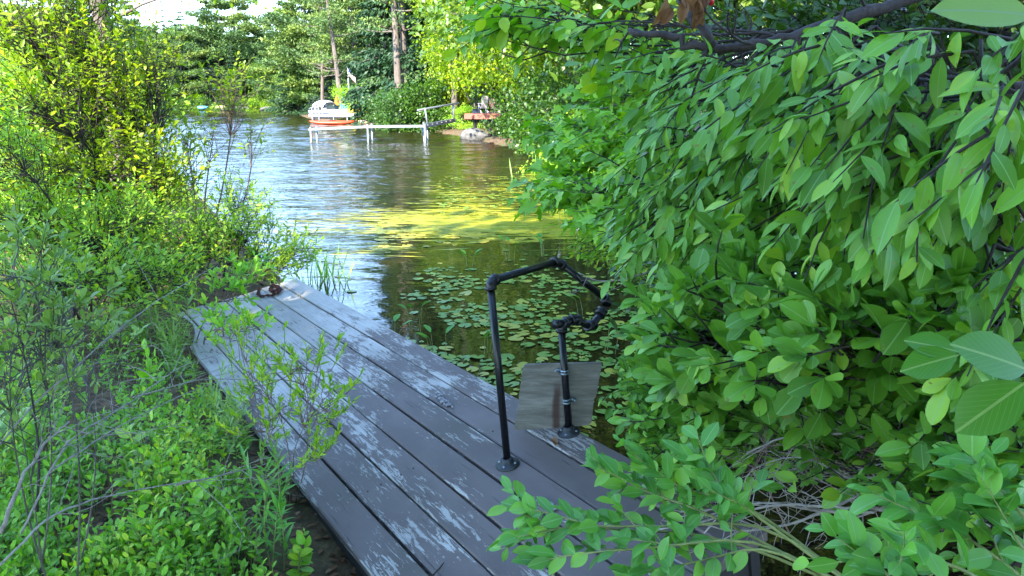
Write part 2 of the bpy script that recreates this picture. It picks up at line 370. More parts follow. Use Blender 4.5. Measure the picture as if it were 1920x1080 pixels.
col = mixc(N, L, ramp(N, L, dn(1.8, (1.5, .7, 1), 5, .6, 0, (8, 3, 1)), [(.40, (.32, .32, .32)), (.58, (0, 0, 0))]), col, (.05, .042, .034))
crack = ramp(N, L, dn(120, (1, .025, 1), 3, .6, .3), [(.66, (0, 0, 0)), (.70, (.7, .7, .7))])
col = mixc(N, L, crack, col, (.03, .026, .028))
L.new(col, B.inputs['Base Color'])
L.new(mathn(N, L, 'ADD', mathn(N, L, 'MULTIPLY', fl, .2), .66), B.inputs['Roughness']); B.inputs['Specular IOR Level'].default_value = .3
hb = mathn(N, L, 'SUBTRACT', mathn(N, L, 'MULTIPLY', grain, .35), mathn(N, L, 'ADD', mathn(N, L, 'MULTIPLY', fl, .8), mathn(N, L, 'MULTIPLY', crack, .8)))
bump(N, L, B, hb, .7, .0025)
M['deck'] = m
M['beam'] = plain('dark_beam', (.02, .018, .018), .8, var=.5, scale=14, bmp=.004)  # near-black tone for beams and legs, varied by noise
# boards: rounded top edges, a slight cup and wander, uneven ends
mb = MB(); mb.smooth = False
ends = [41.0, 41.2, 41.1, 41.05, 41.25, 41.4, 41.3]
for k in range(7):
    x1 = -k * S - .004; x0 = -(k + 1) * S + .006
    near = 9.2 + U(-.1, .1); ys = np.linspace(near * S, ends[k] * S, 40)
    wob = .0025 * np.sin(ys * 1.7 + k * 2.1); zz = .002 * np.sin(ys * 1.3 + k * 1.7) + U(-.0015, .0015)
    prof = [(x0, -.036), (x0, -.005), (x0 + .005, 0), ((x0 + x1) / 2, -.0008), (x1 - .005, 0), (x1, -.005), (x1, -.036)]
    V = np.array([[(px + wob[i], y, pz + zz[i]) for px, pz in prof] for i, y in enumerate(ys)]).reshape(-1, 3); q = len(prof)
    j = np.arange(q); j2 = (j + 1) % q
    Q = np.concatenate([np.stack([i * q + j, i * q + j2, (i + 1) * q + j2, (i + 1) * q + j], 1) for i in range(len(ys) - 1)])[:, ::-1]
    mb.add(V, [Q, np.arange(q)[None], (np.arange(q) + (len(ys) - 1) * q)[::-1][None]], uv=np.zeros((len(V), 2)), rnd=[k * .137 + .05])
mb.build('deck_boards', M['deck'], dock)
SCR = MB().lathe([(0, .0012), (.0035, .001), (.004, -.002)], (0, 0, 0), n=8).mesh('screw_head', plain('rusty_screws', (.07, .045, .035), .6, .5))
for k in range(7):
    for v in (9.8, 17.5, 25.5, 33.5, 40.6):
        for o in (.3, .7): link('screw_head', SCR, dock).location = (-(k + o) * S, v * S + U(-.01, .01), 0)
for x in (-.035, -1.015): MB().box((x, 25.2 * S, -.11), (.04, 31.6 * S, .145)).build('side_beam', M['beam'], dock, False)
for v in (9.6, 17.5, 25.5, 33.5, 40.9): MB().box((-.525, v * S, -.112), (.935, .04, .14)).build('cross_beam', M['beam'], dock, False)
for x, v in ((-.09, 40.3), (-.96, 40.3), (-.09, 25), (-.96, 25)): MB().box((x, v * S, -.45), (.085, .085, .58)).build('leg', M['beam'], dock, False)

# ------------------------------------------------------------------ pipe handrail with plywood board
m, N, L, B = new_mat('black_painted_pipe')
n1 = noise(N, L, 70, 5, .7); n2 = noise(N, L, 9, 3, .6)
col = mixc(N, L, ramp(N, L, n1, [(.66, (0, 0, 0)), (.69, (1, 1, 1))]), (.006, .0065, .009), (.16, .15, .17))
col = mixc(N, L, ramp(N, L, n2, [(.62, (0, 0, 0)), (.72, (.5, .5, .5))]), col, (.05, .025, .015))
L.new(col, B.inputs['Base Color']); B.inputs['Roughness'].default_value = .36; bump(N, L, B, n1, .35, .001)
M['pipe'] = m
M['galv'] = plain('galvanised_steel', (.30, .36, .38), .45, .8, .4, 50)
b1 = deck(2.41, 15.66); b2 = deck(.29, 15.74)
up = DM[:, 2]
A1 = at(919, 527, b1[1] + .03); A1b = at(1046, 490, b1[1] + .36); A2 = at(1139, 563, b1[1] + .44); A2b = at(1130, 583, b1[1] + .40)
A3 = at(1108, 614, b1[1] + .30); A4 = at(1079, 598, b1[1] + .24); A5 = at(1052, 607, b2[1] + .02); A6 = at(1040, 608, b2[1] - .01)
rail = thing('pipe_handrail', 'bent black iron pipe handrail screwed to the dock with two round flanges', 'handrail', b1)
R_ = .0148; PO = b1
def pipe(name, a, c): MB().tube([a - PO, c - PO], R_, 18).build(name, M['pipe'], rail)
pipe('post', b1, A1); pipe('pipe_section', A1, A1b); pipe('pipe_section', A1b, A2); pipe('pipe_section', A2b, A3); pipe('pipe_section', A3, A4); pipe('pipe_section', A4, A5); pipe('post', b2, A5)
def elbow(p, d1, d2, r=.0205, l=.030, nm='elbow'):
    d1 = unit(d1); d2 = unit(d2); a = p + d1 * l; c = p + d2 * l; q = MB()
    t = np.linspace(0, 1, 9)[:, None]; pts = (1 - t) ** 2 * a + 2 * t * (1 - t) * p + t * t * c
    q.tube(pts - PO, r * .97, 18)
    for e, d in ((a, d1), (c, d2)): q.lathe([(r, -.009), (r * 1.18, -.007), (r * 1.18, .002), (r, .004), (R_, .004)], e - PO, d, 18)
    q.build(nm, M['pipe'], rail)
elbow(A1, b1 - A1, A1b - A1); elbow(A1b, A1 - A1b, A2 - A1b); elbow(A2, A1b - A2, A2b - A2, l=.018); elbow(A2b + (A3 - A2b) * .12, A2 - A2b, A3 - A2b, l=.016)
elbow(A3, A2b - A3, A4 - A3, l=.022); elbow(A4, A3 - A4, A5 - A4, l=.020); elbow(A5, b2 - A5, A4 - A5, nm='tee_fitting')
MB().tube([A5 - PO, A6 - PO], .0185, 18).build('end_plug', M['pipe'], rail)
for bb_ in (b1, b2):
    q = MB(); q.lathe([(.0, .0), (.048, 0), (.049, .004), (.046, .009), (.030, .012), (.024, .028), (.021, .034), (.015, .034)], bb_ - PO, up, 28)
    fl_ = q.build('flange', plain('worn_flange', (.045, .05, .055), .5, .6, .6, 60), rail)
    for k in range(4):
        a_ = k * math.pi / 2 + .6; p = bb_ + DM @ np.array([.034 * math.cos(a_), .034 * math.sin(a_), .0115]) - PO
        MB().lathe([(0, .004), (.0045, .0035), (.0055, 0)], p, up, 8).build('screw', M['galv'], fl_)
# plywood sheet, rotated a little against the pipe, notched left edge
m, N, L, B = new_mat('weathered_plywood')
g1 = noise(N, L, 30, 7, .7, sc=(.12, 1, 1.0), dist=.5); g2 = noise(N, L, 5, 4, .6)
col = ramp(N, L, g1, [(.3, (.10, .095, .08)), (.5, (.21, .20, .175)), (.7, (.36, .35, .31))])
col = mixc(N, L, mathn(N, L, 'MULTIPLY', g2, .4), col, (.07, .065, .05))
tc = N.new('ShaderNodeTexCoord'); sp2 = N.new('ShaderNodeSeparateXYZ'); L.new(tc.outputs['Object'], sp2.inputs[0])
rx = mathn(N, L, 'ABSOLUTE', mathn(N, L, 'ADD', mathn(N, L, 'ADD', sp2.outputs[0], .002), mathn(N, L, 'MULTIPLY', mathn(N, L, 'SUBTRACT', g2, .5), .03)))
rust = mathn(N, L, 'MULTIPLY', mrange(rx, .006, .022, 1, 0), mrange(sp2.outputs[2], .09, .0, 0, 1))
col = mixc(N, L, mathn(N, L, 'MULTIPLY', rust, .85), col, (.055, .02, .012))
L.new(col, B.inputs['Base Color']); B.inputs['Roughness'].default_value = .85; bump(N, L, B, g1, .8, .002)
M['ply'] = m
Yb = b2[1] + .035
tl = at(981, 684, Yb + .01); tr_ = at(1129, 680, Yb - .0); bl = at(964, 807, Yb + .01); br = at(1108, 797, Yb)
cen = (tl + tr_ + bl + br) / 4; q = MB(); q.smooth = False
out = [bl, bl + (tl - bl) * .30, bl + (tl - bl) * .42 + np.array([.006, 0, 0]), bl + (tl - bl) * .5 + np.array([.001, 0, 0]), bl + (tl - bl) * .93, tl + (tr_ - tl) * .02, tr_ + np.array([-.006, 0, 0]), tr_ + np.array([0, 0, -.006]), br + (tr_ - br) * .45, br + (tr_ - br) * .43 + np.array([-.006, 0, 0]), br + (tr_ - br) * .05, br - (br - bl) * .03, (bl + br) / 2 + np.array([0, 0, -.002])]
nrm = unit(np.cross(tr_ - tl, bl - tl)); nrm = nrm if nrm[1] > 0 else -nrm
o_ = np.array(out) - cen; n = len(o_)
q.add(np.concatenate([o_, o_ + nrm * .013]), [np.arange(n)[None], (np.arange(n) + n)[::-1][None], np.stack([np.arange(n), (np.arange(n) + 1) % n, (np.arange(n) + 1) % n + n, np.arange(n) + n], 1)])
bo = q.build('plywood_board', M['ply'], rail, False); bo.location = cen - PO; bo['label'] = 'weathered grey plywood sheet with a rust stain'
for (px, py, sx) in ((1058, 699, -1), (1061, 753, 1)):
    t = (py - 607) / (810 - 607); c = A5 + (b2 - A5) * ((np.dot(at(px, py, b2[1]) - A5, b2 - A5)) / np.dot(b2 - A5, b2 - A5)); dd = unit(b2 - A5); q = MB()
    for s_ in (-.006, .006): q.lathe([(R_, -.0035), (R_ + .004, -.0025), (R_ + .004, .0025), (R_, .0035)], c - PO + dd * s_, dd, 18)
    q.box(c - PO + np.array([sx * .024, .012, 0]), (.02, .004, .016))
    q.build('pipe_clamp', M['galv'], rail)
    q = MB(); e = c - PO + np.array([sx * .034, .006, 0]); q.lathe([(0, -.006), (.006, -.006), (.0065, 0), (.0065, .004)], e, (0, 1, 0), 10); q.build('clamp_bolt', M['galv'], rail)

# ------------------------------------------------------------------ chain, dead leaf, twigs and flake on the dock
def on_deck(px, py, z=0):
    d = ray(px, py); n = DM[:, 2]; o = DO + n * z; return CAM + d * (np.dot(o - CAM, n) / np.dot(d, n))
M['rust'] = plain('rust', (.07, .022, .013), .8, .3, .6, 60, .001)
q = MB(); cp = [(486, 541), (484, 551), (490, 556), (500, 554), (512, 553), (522, 549), (527, 543), (520, 536), (510, 538), (506, 544), (514, 549), (523, 546), (521, 538), (512, 534), (507, 540), (513, 546), (522, 541), (516, 537)]
cw = np.array([on_deck(x, y, .012 + .0016 * i) for i, (x, y) in enumerate(cp)])
cum = np.concatenate([[0], np.cumsum(np.linalg.norm(np.diff(cw, axis=0), axis=1))])
for i, s_ in enumerate(np.arange(0, cum[-1], .024)):
    p = np.array([np.interp(s_, cum, cw[:, k]) for k in range(3)]); p2 = np.array([np.interp(s_ + .01, cum, cw[:, k]) for k in range(3)])
    d = unit(p2 - p + 1e-6); sd = unit(np.cross(d, up)); u2 = sd if i % 2 else unit(np.cross(sd, d) + sd * .5)
    th = np.linspace(0, 2 * math.pi, 11)[:, None]
    q.tube(p + d * .018 * np.cos(th) + u2 * .011 * np.sin(th), .0042, 6, False)
tag(q.build('rusty_chain', M['rust']), 'rusty iron chain heaped on the far end of the dock', 'chain')
lv = LV(); p = on_deck(1034, 826, .006); lv.add([p, p + [.004, .004, .002]], [(.5, -1, .25), (.2, -.9, .5)], [(0, .3, 1), (-.6, .2, 1)], .042, .03, .5, .4)
q = MB(); lv.into(q, T_OVAL); tag(q.build('fallen_leaf', M['dead']), 'curled orange brown fallen leaf on the boards between the two pipe flanges', 'leaf')
tag(MB().tube([on_deck(812, 1078, .006), on_deck(824, 1066, .012), on_deck(832, 1055, .006)], [.003, .0035, .002], 6).build('broken_twig', M['darkbark']), 'short dark broken twig lying near the bottom edge of the picture on the dock', 'twig')
m, N, L, B = new_mat('paint_flake'); n1 = noise(N, L, 60, 6, .7)
L.new(ramp(N, L, n1, [(.35, (.12, .11, .11)), (.6, (.34, .32, .31))]), B.inputs['Base Color']); B.inputs['Roughness'].default_value = .8; bump(N, L, B, n1, 1, .004)
for pts, lb in (([(806, 731), (822, 734), (838, 744), (850, 758), (854, 769), (846, 770), (832, 758), (816, 746), (806, 738)], 'curling patch of lifted pale paint on the boards left of the pipe post'),
                ([(998, 930), (1010, 932), (1022, 938), (1040, 940), (1056, 948), (1058, 958), (1046, 966), (1030, 956), (1012, 950), (1000, 940)], 'curling patch of lifted grey paint on the boards below the pipe post')):
    q = MB(); c = sum(on_deck(*p) for p in pts) / len(pts); P = np.array(pts, float); cc = P.mean(0)
    for _ in range(70):
        w_ = RNG.random(len(P)) ** 3; w_ /= w_.sum(); pp = on_deck(*(w_ @ P), .0015 + .003 * RNG.random()); r = U(.005, .013); a_ = np.sort(U(0, 6.28, 6))
        V = pp + (DM @ np.stack([np.cos(a_) * r, np.sin(a_) * r * 1.7, U(-.0015, .005, 6)], 0)).T
        V2 = V + DM[:, 2] * .0012
        q.add(np.concatenate([V, V2]), [tuple(range(5, -1, -1)), tuple(range(6, 12))] + [(i, (i + 1) % 6, (i + 1) % 6 + 6, i + 6) for i in range(6)])
    tag(q.build('peeling_paint', m), lb, 'peeling paint')

# ------------------------------------------------------------------ plant builders
def blob_pts(c, Y, rx, ry, rd, n):
    """n points in an ellipsoid round photo pixel c at Y metres; rx, ry in photo pixels, rd in metres"""
    u = unit(RNG.normal(size=(n, 3))) * (RNG.random((n, 1)) ** (1 / 2.4)); s = Y / ray(*c)[1] / F
    ce = at(c[0], c[1], Y); return ce + u * np.array([rx * s, rd, ry * s])
def twig(T, LVs, p0, d, ln, n, ll, lw, r=.0015, hang=0.0, spread=.9, droop=.15, curvez=0., whorl=False, jit=.25, bare=0.15, jitr=None):
    d = unit(d); side = unit(np.cross(d, [0, 0, 1]) + 1e-6); b2_ = np.cross(side, d)
    t = np.linspace(0, 1, 4)[:, None]; pts = p0 + d * t * ln + np.array([0, 0, curvez]) * t * t * ln + side * (U(-.12, .12) * ln) * (t * (1 - t) * 2)
    if T is not None: T.tube(pts, [r * 1.5, r * 1.3, r, r * .5], 4, False)
    tt = (bare + (1 - bare) * (np.arange(n) + .3) / n) if not whorl else 1 - .4 * RNG.random(n) ** 2
    tt = np.clip(tt, 0, 1); P = np.stack([np.interp(tt, t[:, 0], pts[:, k]) for k in range(3)], 1)
    ph = np.arange(n) * (2.4 if whorl else math.pi) + U(0, 6.28) + U(-.5, .5, n)
    lat = side * np.cos(ph)[:, None] + b2_ * (np.sin(ph)[:, None] * (1 if whorl else .45))
    fw = (.35 + .9 * tt ** 3)[:, None]
    D = unit(d * fw + lat * spread + RNG.normal(size=(n, 3)) * jit + np.array([0, 0, -hang]))
    Nn = unit(np.array([0, -.25, 1.0]) + RNG.normal(size=(n, 3)) * .35 + lat * -.1)
    sc = U(.65, 1.15, n) * (1 - .25 * np.abs(tt - .5))
    sc = sc * np.clip(1 + .22 * RNG.normal(size=n), .5, 1.4); LVs.add(P, D, Nn, ll * sc, lw * sc * U(.85, 1.15, n), droop * U(.3, 1.8, n), U(.02, .22, n), np.clip(RNG.random(n) * .8 + (.25 * RNG.random() if jitr is None else jitr), 0, 1))
def bush(name, label, cat, base, blobs, ll, lw, leaf, bark, tm=T_MID, nleaf=7, tl=.18, hang=.2, dirbias=(0, 0, .4), stem_r=.012, group=None, curvez=0., whorl=False, droop=.15, crownname='foliage', spread=.9, sub=.5, trad=.0016, bend=.18, outdir=None, nbase=1):
    """stems run from base to every blob, side branches to points in the blob, each ending in a leafy twig"""
    seed(label); base = np.asarray(base, float); T = MB(); lv = LV()
    for i, (c, Y, rx, ry, rd, n) in enumerate(blobs):
        ce = at(c[0], c[1], Y); bs = base + np.append(RNG.normal(size=2) * .03 * (1 + nbase), 0)
        L0 = np.linalg.norm(ce - bs); main = curve(bs, ce, RNG.normal(size=3) * L0 * .06 + np.array([0, 0, bend * L0 * .5]), 9)
        T.tube(main, np.linspace(stem_r, stem_r * .3, 9), 6)
        pts = blob_pts(c, Y, rx, ry, rd, n)
        for p in pts:
            k = int(np.clip(np.argmin(np.linalg.norm(main - p, axis=1)) - RNG.integers(0, 3), 2, 8)); q = main[k]; v = p - q; Lq = np.linalg.norm(v) + 1e-6
            br_ = curve(q, p, RNG.normal(size=3) * Lq * .1, 4); T.tube(br_, np.linspace(max(trad * 2.2, stem_r * .22), trad * 1.3, 4), 4, False)
            d = unit(unit(v) * .7 + np.asarray(dirbias) + RNG.normal(size=3) * .35) if outdir is None else unit(np.asarray(outdir) + RNG.normal(size=3) * .35)
            twig(T, lv, p, d, tl * U(.6, 1.3), max(2, int(nleaf * U(.7, 1.3))), ll, lw, trad, hang, spread, droop, curvez, whorl)
            if RNG.random() < sub: twig(None if Lq < .02 else T, lv, br_[2], unit(d + RNG.normal(size=3) * .6), tl * U(.5, 1.0), max(2, int(nleaf * .7)), ll * .9, lw * .9, trad, hang, spread, droop, curvez, whorl)
    root = thing(name, label, cat, base, group=group)
    q = MB(); lv.into(q, tm); f = q.build(crownname, M[leaf], root); s_ = T.build('stems', M[bark], root)
    for o in (f, s_): o.matrix_parent_inverse = Matrix.Translation(-Vector(base))
    return root

CNT = 0
def conifer_mesh(h, r, levels, per, leaf, bark, kind='spruce', bare=.12, nf=26, fs=.3):
    global CNT
    CNT += 1; seed(CNT); T = MB(); lv = LV(); tr0 = h * .013 + .06
    lean = RNG.normal(size=2) * h * .01
    tz = np.linspace(0, 1, 9); tp = np.stack([lean[0] * tz ** 2, lean[1] * tz ** 2, tz * h], 1)
    T.tube(tp, tr0 * (1 - tz * .92), 8)
    br = T
    for i in range(levels):
        f = (i + U(-.3, .3)) / levels; f = min(max(f, 0), 1); z = h * (bare + (1 - bare) * f)
        if kind == 'pine':
            Rr = r * (.35 + .9 * math.sin(math.pi * min(1, (f * .85 + .12))) ** .8) * U(.5, 1.15); rise = U(-.02, .2)
        elif kind == 'sparse': Rr = r * (1.02 - f) * U(.3, 1.0); rise = U(-.05, .25)
        else: Rr = r * (1.03 - f) ** .85 * U(.75, 1.1); rise = -.18 + .3 * f
        npb = per if kind != 'sparse' else max(2, per - 2)
        a0 = U(0, 6.28)
        for k in range(npb):
            a = a0 + k * 6.283 / npb + U(-.35, .35); Lb = Rr * U(.6, 1.1); d = np.array([math.cos(a), math.sin(a), rise]); sd = np.array([-math.sin(a), math.cos(a), 0])
            c0 = np.array([np.interp(z / h, tz, tp[:, 0]), np.interp(z / h, tz, tp[:, 1]), z])
            ends_ = c0 + d * Lb + np.array([0, 0, (.12 if kind == 'pine' else -.06) * Lb]); br.tube(curve(c0, ends_, [0, 0, -.05 * Lb if kind == 'pine' else .04 * Lb], 4), [tr0 * .3 * (1.1 - f), tr0 * .2 * (1.1 - f), tr0 * .12, .008], 4, False)
            n = max(8, int(nf * 1.9 * (Lb / r) ** 1.15)); t = RNG.random(n) ** .65
            if kind == 'pine': t = .3 + .7 * t
            wdt = Lb * .30 * (1 - np.abs(t - .6))
            P = c0 + (ends_ - c0) * t[:, None] + sd * (RNG.normal(size=n) * wdt)[:, None] * .8 + np.array([0, 0, 1]) * (RNG.normal(size=n) * (.045 if kind != 'pine' else .04) * Lb)[:, None]
            if kind == 'pine':
                D = unit(d * .6 + RNG.normal(size=(n, 3)) * .6 + [0, 0, .35]); Nn = unit(np.array([0, 0, 1]) + RNG.normal(size=(n, 3)) * .5)
            else:
                D = unit(d * .8 + sd * np.sign(RNG.normal(size=n))[:, None] * .7 + RNG.normal(size=(n, 3)) * .25 + [0, 0, -.25]); Nn = unit(np.array([0, 0, 1]) + RNG.normal(size=(n, 3)) * .3)
            lv.add(P, D, Nn, fs * U(.6, 1.3, n), fs * (.42 if kind == 'pine' else .46) * U(.7, 1.3, n), .2, 0.05, np.clip(U(-.2, .8) + RNG.random(n) * .4, 0, 1))
    q = MB(); lv.into(q, T_FAR); return q.mesh('crown', M[leaf]), T.mesh('trunk', M[bark])
def broad_mesh(h, r, ncl, npc, fs, leaf, bark, bare=.25, tr=.12, tm=T_FAR, shape=1.0, clr=.16):
    global CNT
    CNT += 1; seed(CNT); T = MB(); lv = LV(); tz = np.linspace(0, 1, 7); w_ = RNG.normal(size=2) * h * .04
    tp = np.stack([w_[0] * np.sin(tz * 3), w_[1] * tz ** 2, tz * h * .85], 1); T.tube(tp, tr * (1 - tz * .85), 7); br = T
    sub = [(np.array([U(-.5, .5) * r, U(-.5, .5) * r, h * U(bare + .12, .85)]), r * U(.45, .75), h * U(.10, .2)) for _ in range(9)]
    for _ in range(ncl):
        c0, rr, rz = sub[RNG.integers(len(sub))]; u = unit(RNG.normal(size=3)) * RNG.random() ** .35
        c = c0 + u * np.array([rr, rr, rz]); out = unit(c - np.array([0, 0, h * .45]))
        n = max(3, int(npc * U(.5, 1.4))); sg = r * clr
        P = c + RNG.normal(size=(n, 3)) * np.array([sg, sg, sg * .55]); D = unit(out * .5 + RNG.normal(size=(n, 3)) * .7 + [0, 0, -.15]); Nn = unit(np.array([0, 0, .9]) + out * .4 + RNG.normal(size=(n, 3)) * .5)
        lv.add(P, D, Nn, fs * U(.6, 1.3, n), fs * .62 * U(.7, 1.2, n), .15, .08, np.clip(U(-.1, .7) + RNG.random(n) * .4, 0, 1))
        if RNG.random() < .35:
            s0 = tp[min(6, max(1, int(c[2] / h * 6)))]; s0 = s0 * [1, 1, .8]; br.tube(curve(s0, c, RNG.normal(size=3) * .05 * r, 4), [tr * .28, tr * .2, tr * .12, .01], 4, False)
    q = MB(); lv.into(q, tm); return q.mesh('crown', M[leaf]), T.mesh('trunk', M[bark])
def plant_tree(name, label, cat, meshes, loc, sc=1, rz=None, group=None, sz=None):
    r = thing(name, label, cat, loc, U(0, 6.28) if rz is None else rz, group); r.scale = (sc, sc, sc if sz is None else sz)
    link('crown', meshes[0], r); tr_o = link('trunk', meshes[1], r)
    return r
def gz(x, y): return float(hgt(np.array([x]), np.array([y]))[0])

seed('far')
# ------------------------------------------------------------------ far shore woods, one prototype set
SPR = [conifer_mesh(16, 3.0, 26, 6, 'spruce', 'bark', 'spruce', .04, 95, .42) for _ in range(2)]
HEM = [conifer_mesh(16, 3.6, 22, 6, 'hemlock', 'bark', 'spruce', .06, 95, .42) for _ in range(2)]
PIN = [conifer_mesh(18, 4.6, 14, 5, 'pine', 'bark', 'pine', .12, 230, .42) for _ in range(3)]
SPA = [conifer_mesh(17, 2.2, 20, 5, 'hemlock', 'bark', 'sparse', .2, 30, .42)]
BRD = [broad_mesh(12, 4.0, 230, 40, .36, 'broad', 'bark', .12) for _ in range(3)]
FAR = [  # px of trunk, px y of top, distance, kind, description
 (262, 30, 122, 'P', 'pale green pine at the left end of the far shore, beside the sky gap'), (292, 26, 128, 'B', 'round yellow green tree behind the far shore pines, left of the thin spire'),
 (322, -16, 124, 'S', 'thin ragged conifer with a bare pointed top against the sky'), (306, 68, 119, 'P', 'low spreading pine with flat pale layers at the far waterline'),
 (352, 12, 126, 'H', 'small pointed conifer in the dip of the far skyline'), (345, 56, 118, 'P', 'broad layered pine standing at the waterline left of the dark spruce'),
 (372, 30, 128, 'B', 'bushy light green tree touching the dark spruce on its left'), (401, -14, 120, 'K', 'tallest dark spruce on the far shore, nearly black green'),
 (428, -6, 121, 'P', 'tall light green pine right of the dark spruce'), (452, -26, 123, 'P', 'tall pine with long side boughs reaching into the sky gap'),
 (440, 80, 117, 'H', 'lower dark conifer right of the tall dark spruce'), (478, 34, 122, 'B', 'yellow green tree under the right sky gap'),
 (505, 38, 125, 'B', 'round pale tree in the middle of the right sky gap'), (500, 86, 117, 'B', 'olive green tree overhanging the far waterline'), (530, 40, 126, 'P', 'short pine at the right end of the sky gap'),
 (528, 82, 116, 'P', 'bright layered pine low on the far shore, near the leaning white log'), (238, -15, 118, 'P', 'pine half hidden behind the left shrubs at the far shore'), (205, -5, 121, 'H', 'dark conifer behind the left shrubs at the far shore'),
 (170, -25, 119, 'P', 'tall pine seen through the upper left leaves'), (135, -15, 122, 'B', 'round tree seen through the upper left leaves'), (95, -25, 118, 'P', 'pine behind the far left leaves'), (50, -35, 120, 'H', 'dark conifer behind the leaves at the left picture edge'), (10, -25, 119, 'P', 'pine at the left picture edge across the lake')]
KN = {'P': ('pine_tree', PIN, 18, 'pine tree'), 'S': ('thin_conifer', SPA, 17, 'conifer'), 'H': ('hemlock_tree', HEM, 16, 'conifer'), 'K': ('spruce_tree', SPR, 16, 'spruce'), 'B': ('leafy_tree', BRD, 12, 'tree')}
for i, (px, py, Y, k, lb) in enumerate(FAR):
    p = at(px, 200, Y); z0 = gz(p[0], Y); top = at(px, py + (22 if k == 'B' else 0), Y)[2]; nm, pr, hh_, cat = KN[k]; sz = (top - z0) / hh_
    plant_tree(nm, lb, cat, pr[i % len(pr)], (p[0], Y, z0 - .1), max(.75, min(sz, 1.15)), group='trees on the far shore', sz=sz)
for i in range(34):      # second and third rows filling the wood behind
    px = 0 + i * 17.5 + U(-5, 5); Y = 132 + (i % 3) * 6; k = 'PBHPB'[i % 5]; nm, pr, hh_, cat = KN[k]; py = U(38, 62); p = at(px, 200, Y); z0 = gz(p[0], Y); sz = (at(px, py, Y)[2] - z0) / hh_
    plant_tree(nm, 'tree filling the wood behind the front row on the far shore', cat, pr[i % len(pr)], (p[0], Y, z0 - .1), 1.0, group='back rows of far shore trees', sz=sz)
# point on the right side of the lake, 60 to 100 m off
P2 = [(558, -12, 100, 'K', 'dark spruce at the right edge of the sky gap'), (582, -20, 92, 'P', 'bright tall pine right of the sky gap'), (612, -28, 84, 'P', 'large bright pine with layered boughs above the moored boat'),
 (668, -30, 74, 'P', 'pine with light boughs right of the flagpole'), (600, 60, 88, 'H', 'dark low conifer behind the moored boat'), (655, 70, 72, 'H', 'dark conifer right behind the flagpole'), (695, -40, 68, 'H', 'dark conifer left of the pair of bare pine trunks'),
 (700, 80, 62, 'K', 'black green spruce between the flagpole and the bare trunks'), (580, 120, 90, 'B', 'bushy tree at the waterline left of the boat'), (545, 130, 98, 'B', 'low round tree at the waterline by the white log'), (625, 130, 80, 'H', 'low conifer in the shade directly above the boat')]
for i, (px, py, Y, k, lb) in enumerate(P2):
    p = at(px, 200, Y); z0 = gz(p[0], Y); top = at(px, py, Y)[2]; nm, pr, hh_, cat = KN[k]; sz = (top - z0) / hh_
    plant_tree(nm, lb, cat, pr[(i + 1) % len(pr)], (p[0], Y, z0 - .1), min(max(sz, .55), 1.0), group='trees on the wooded point', sz=sz)
for i in range(16):
    px = 560 + i * 22; Y = 84 + U(0, 12) - i * 1.2; k = 'HPBHK'[i % 5]; nm, pr, hh_, cat = KN[k]; p = at(px, 200, Y); z0 = gz(p[0], Y)
    plant_tree(nm, 'tree standing in the shade deep behind the wooded point', cat, pr[i % len(pr)], (p[0], Y, z0 - .1), 1.0, group='trees deep in the wooded point', sz=U(.62, .78) if px < 700 else U(1.0, 1.35))
# the two bare trunked pines
for px0, px1, lb, wd, Y, h in ((736, 749, 'left of two tall bare pine trunks above the shore shrubs', .26, 50, 19.), (750, 761, 'right of two tall bare pine trunks, greyer and leaning', .24, 50.5, 18.), (852, 850, 'tall grey pine trunk rising left of the overhanging branch', .2, 44, 19.), (614, 641, 'pine with a leaning dark trunk right behind the moored boat and the orange umbrella', .25, 66, 11.5), (600, 603, 'pine with a straight bare trunk behind the left end of the moored boat', .2, 76, 11.5)):
    b_ = at(px1, 205, Y); t_ = at(px0, 20, Y); b_[2] = gz(b_[0], Y) - .2; d = (t_ - b_); top = b_ + d / d[2] * h
    T = MB(); T.tube(curve((0, 0, 0), top - b_, [.12, 0, 0], 10), np.linspace(wd, wd * .35, 10), 12); lv = LV(); br = T
    for k in range(26):
        f = U(.42, 1) if k > 5 else U(.30, .42); q0 = (top - b_) * f; a = U(0, 6.28); Lb = U(1.2, 3.2) * (1.25 - f * .6); e = q0 + np.array([math.cos(a) * Lb, math.sin(a) * Lb, U(-.1, .7)])
        br.tube(curve(q0, e, [0, 0, -.15], 5), np.linspace(.06, .012, 5), 5, False)
        if k <= 3: continue
        n = 150; t = U(.35, 1.05, n)[:, None]; P = q0 + (e - q0) * t + RNG.normal(size=(n, 3)) * [.35, .35, .13]
        lv.add(P, unit(RNG.normal(size=(n, 3)) + [0, 0, .4]), unit(RNG.normal(size=(n, 3)) * .5 + [0, 0, 1]), U(.16, .32, n), .09, .1, .05, np.clip(U(0, .7) + RNG.random(n) * .4, 0, 1))
    r = thing('tall_pine', lb, 'pine tree', b_, group=None); q = MB(); lv.into(q, T_FAR); q.build('crown', M['pine'], r); T.build('trunk', M['pinebark'], r)
seed('shore')
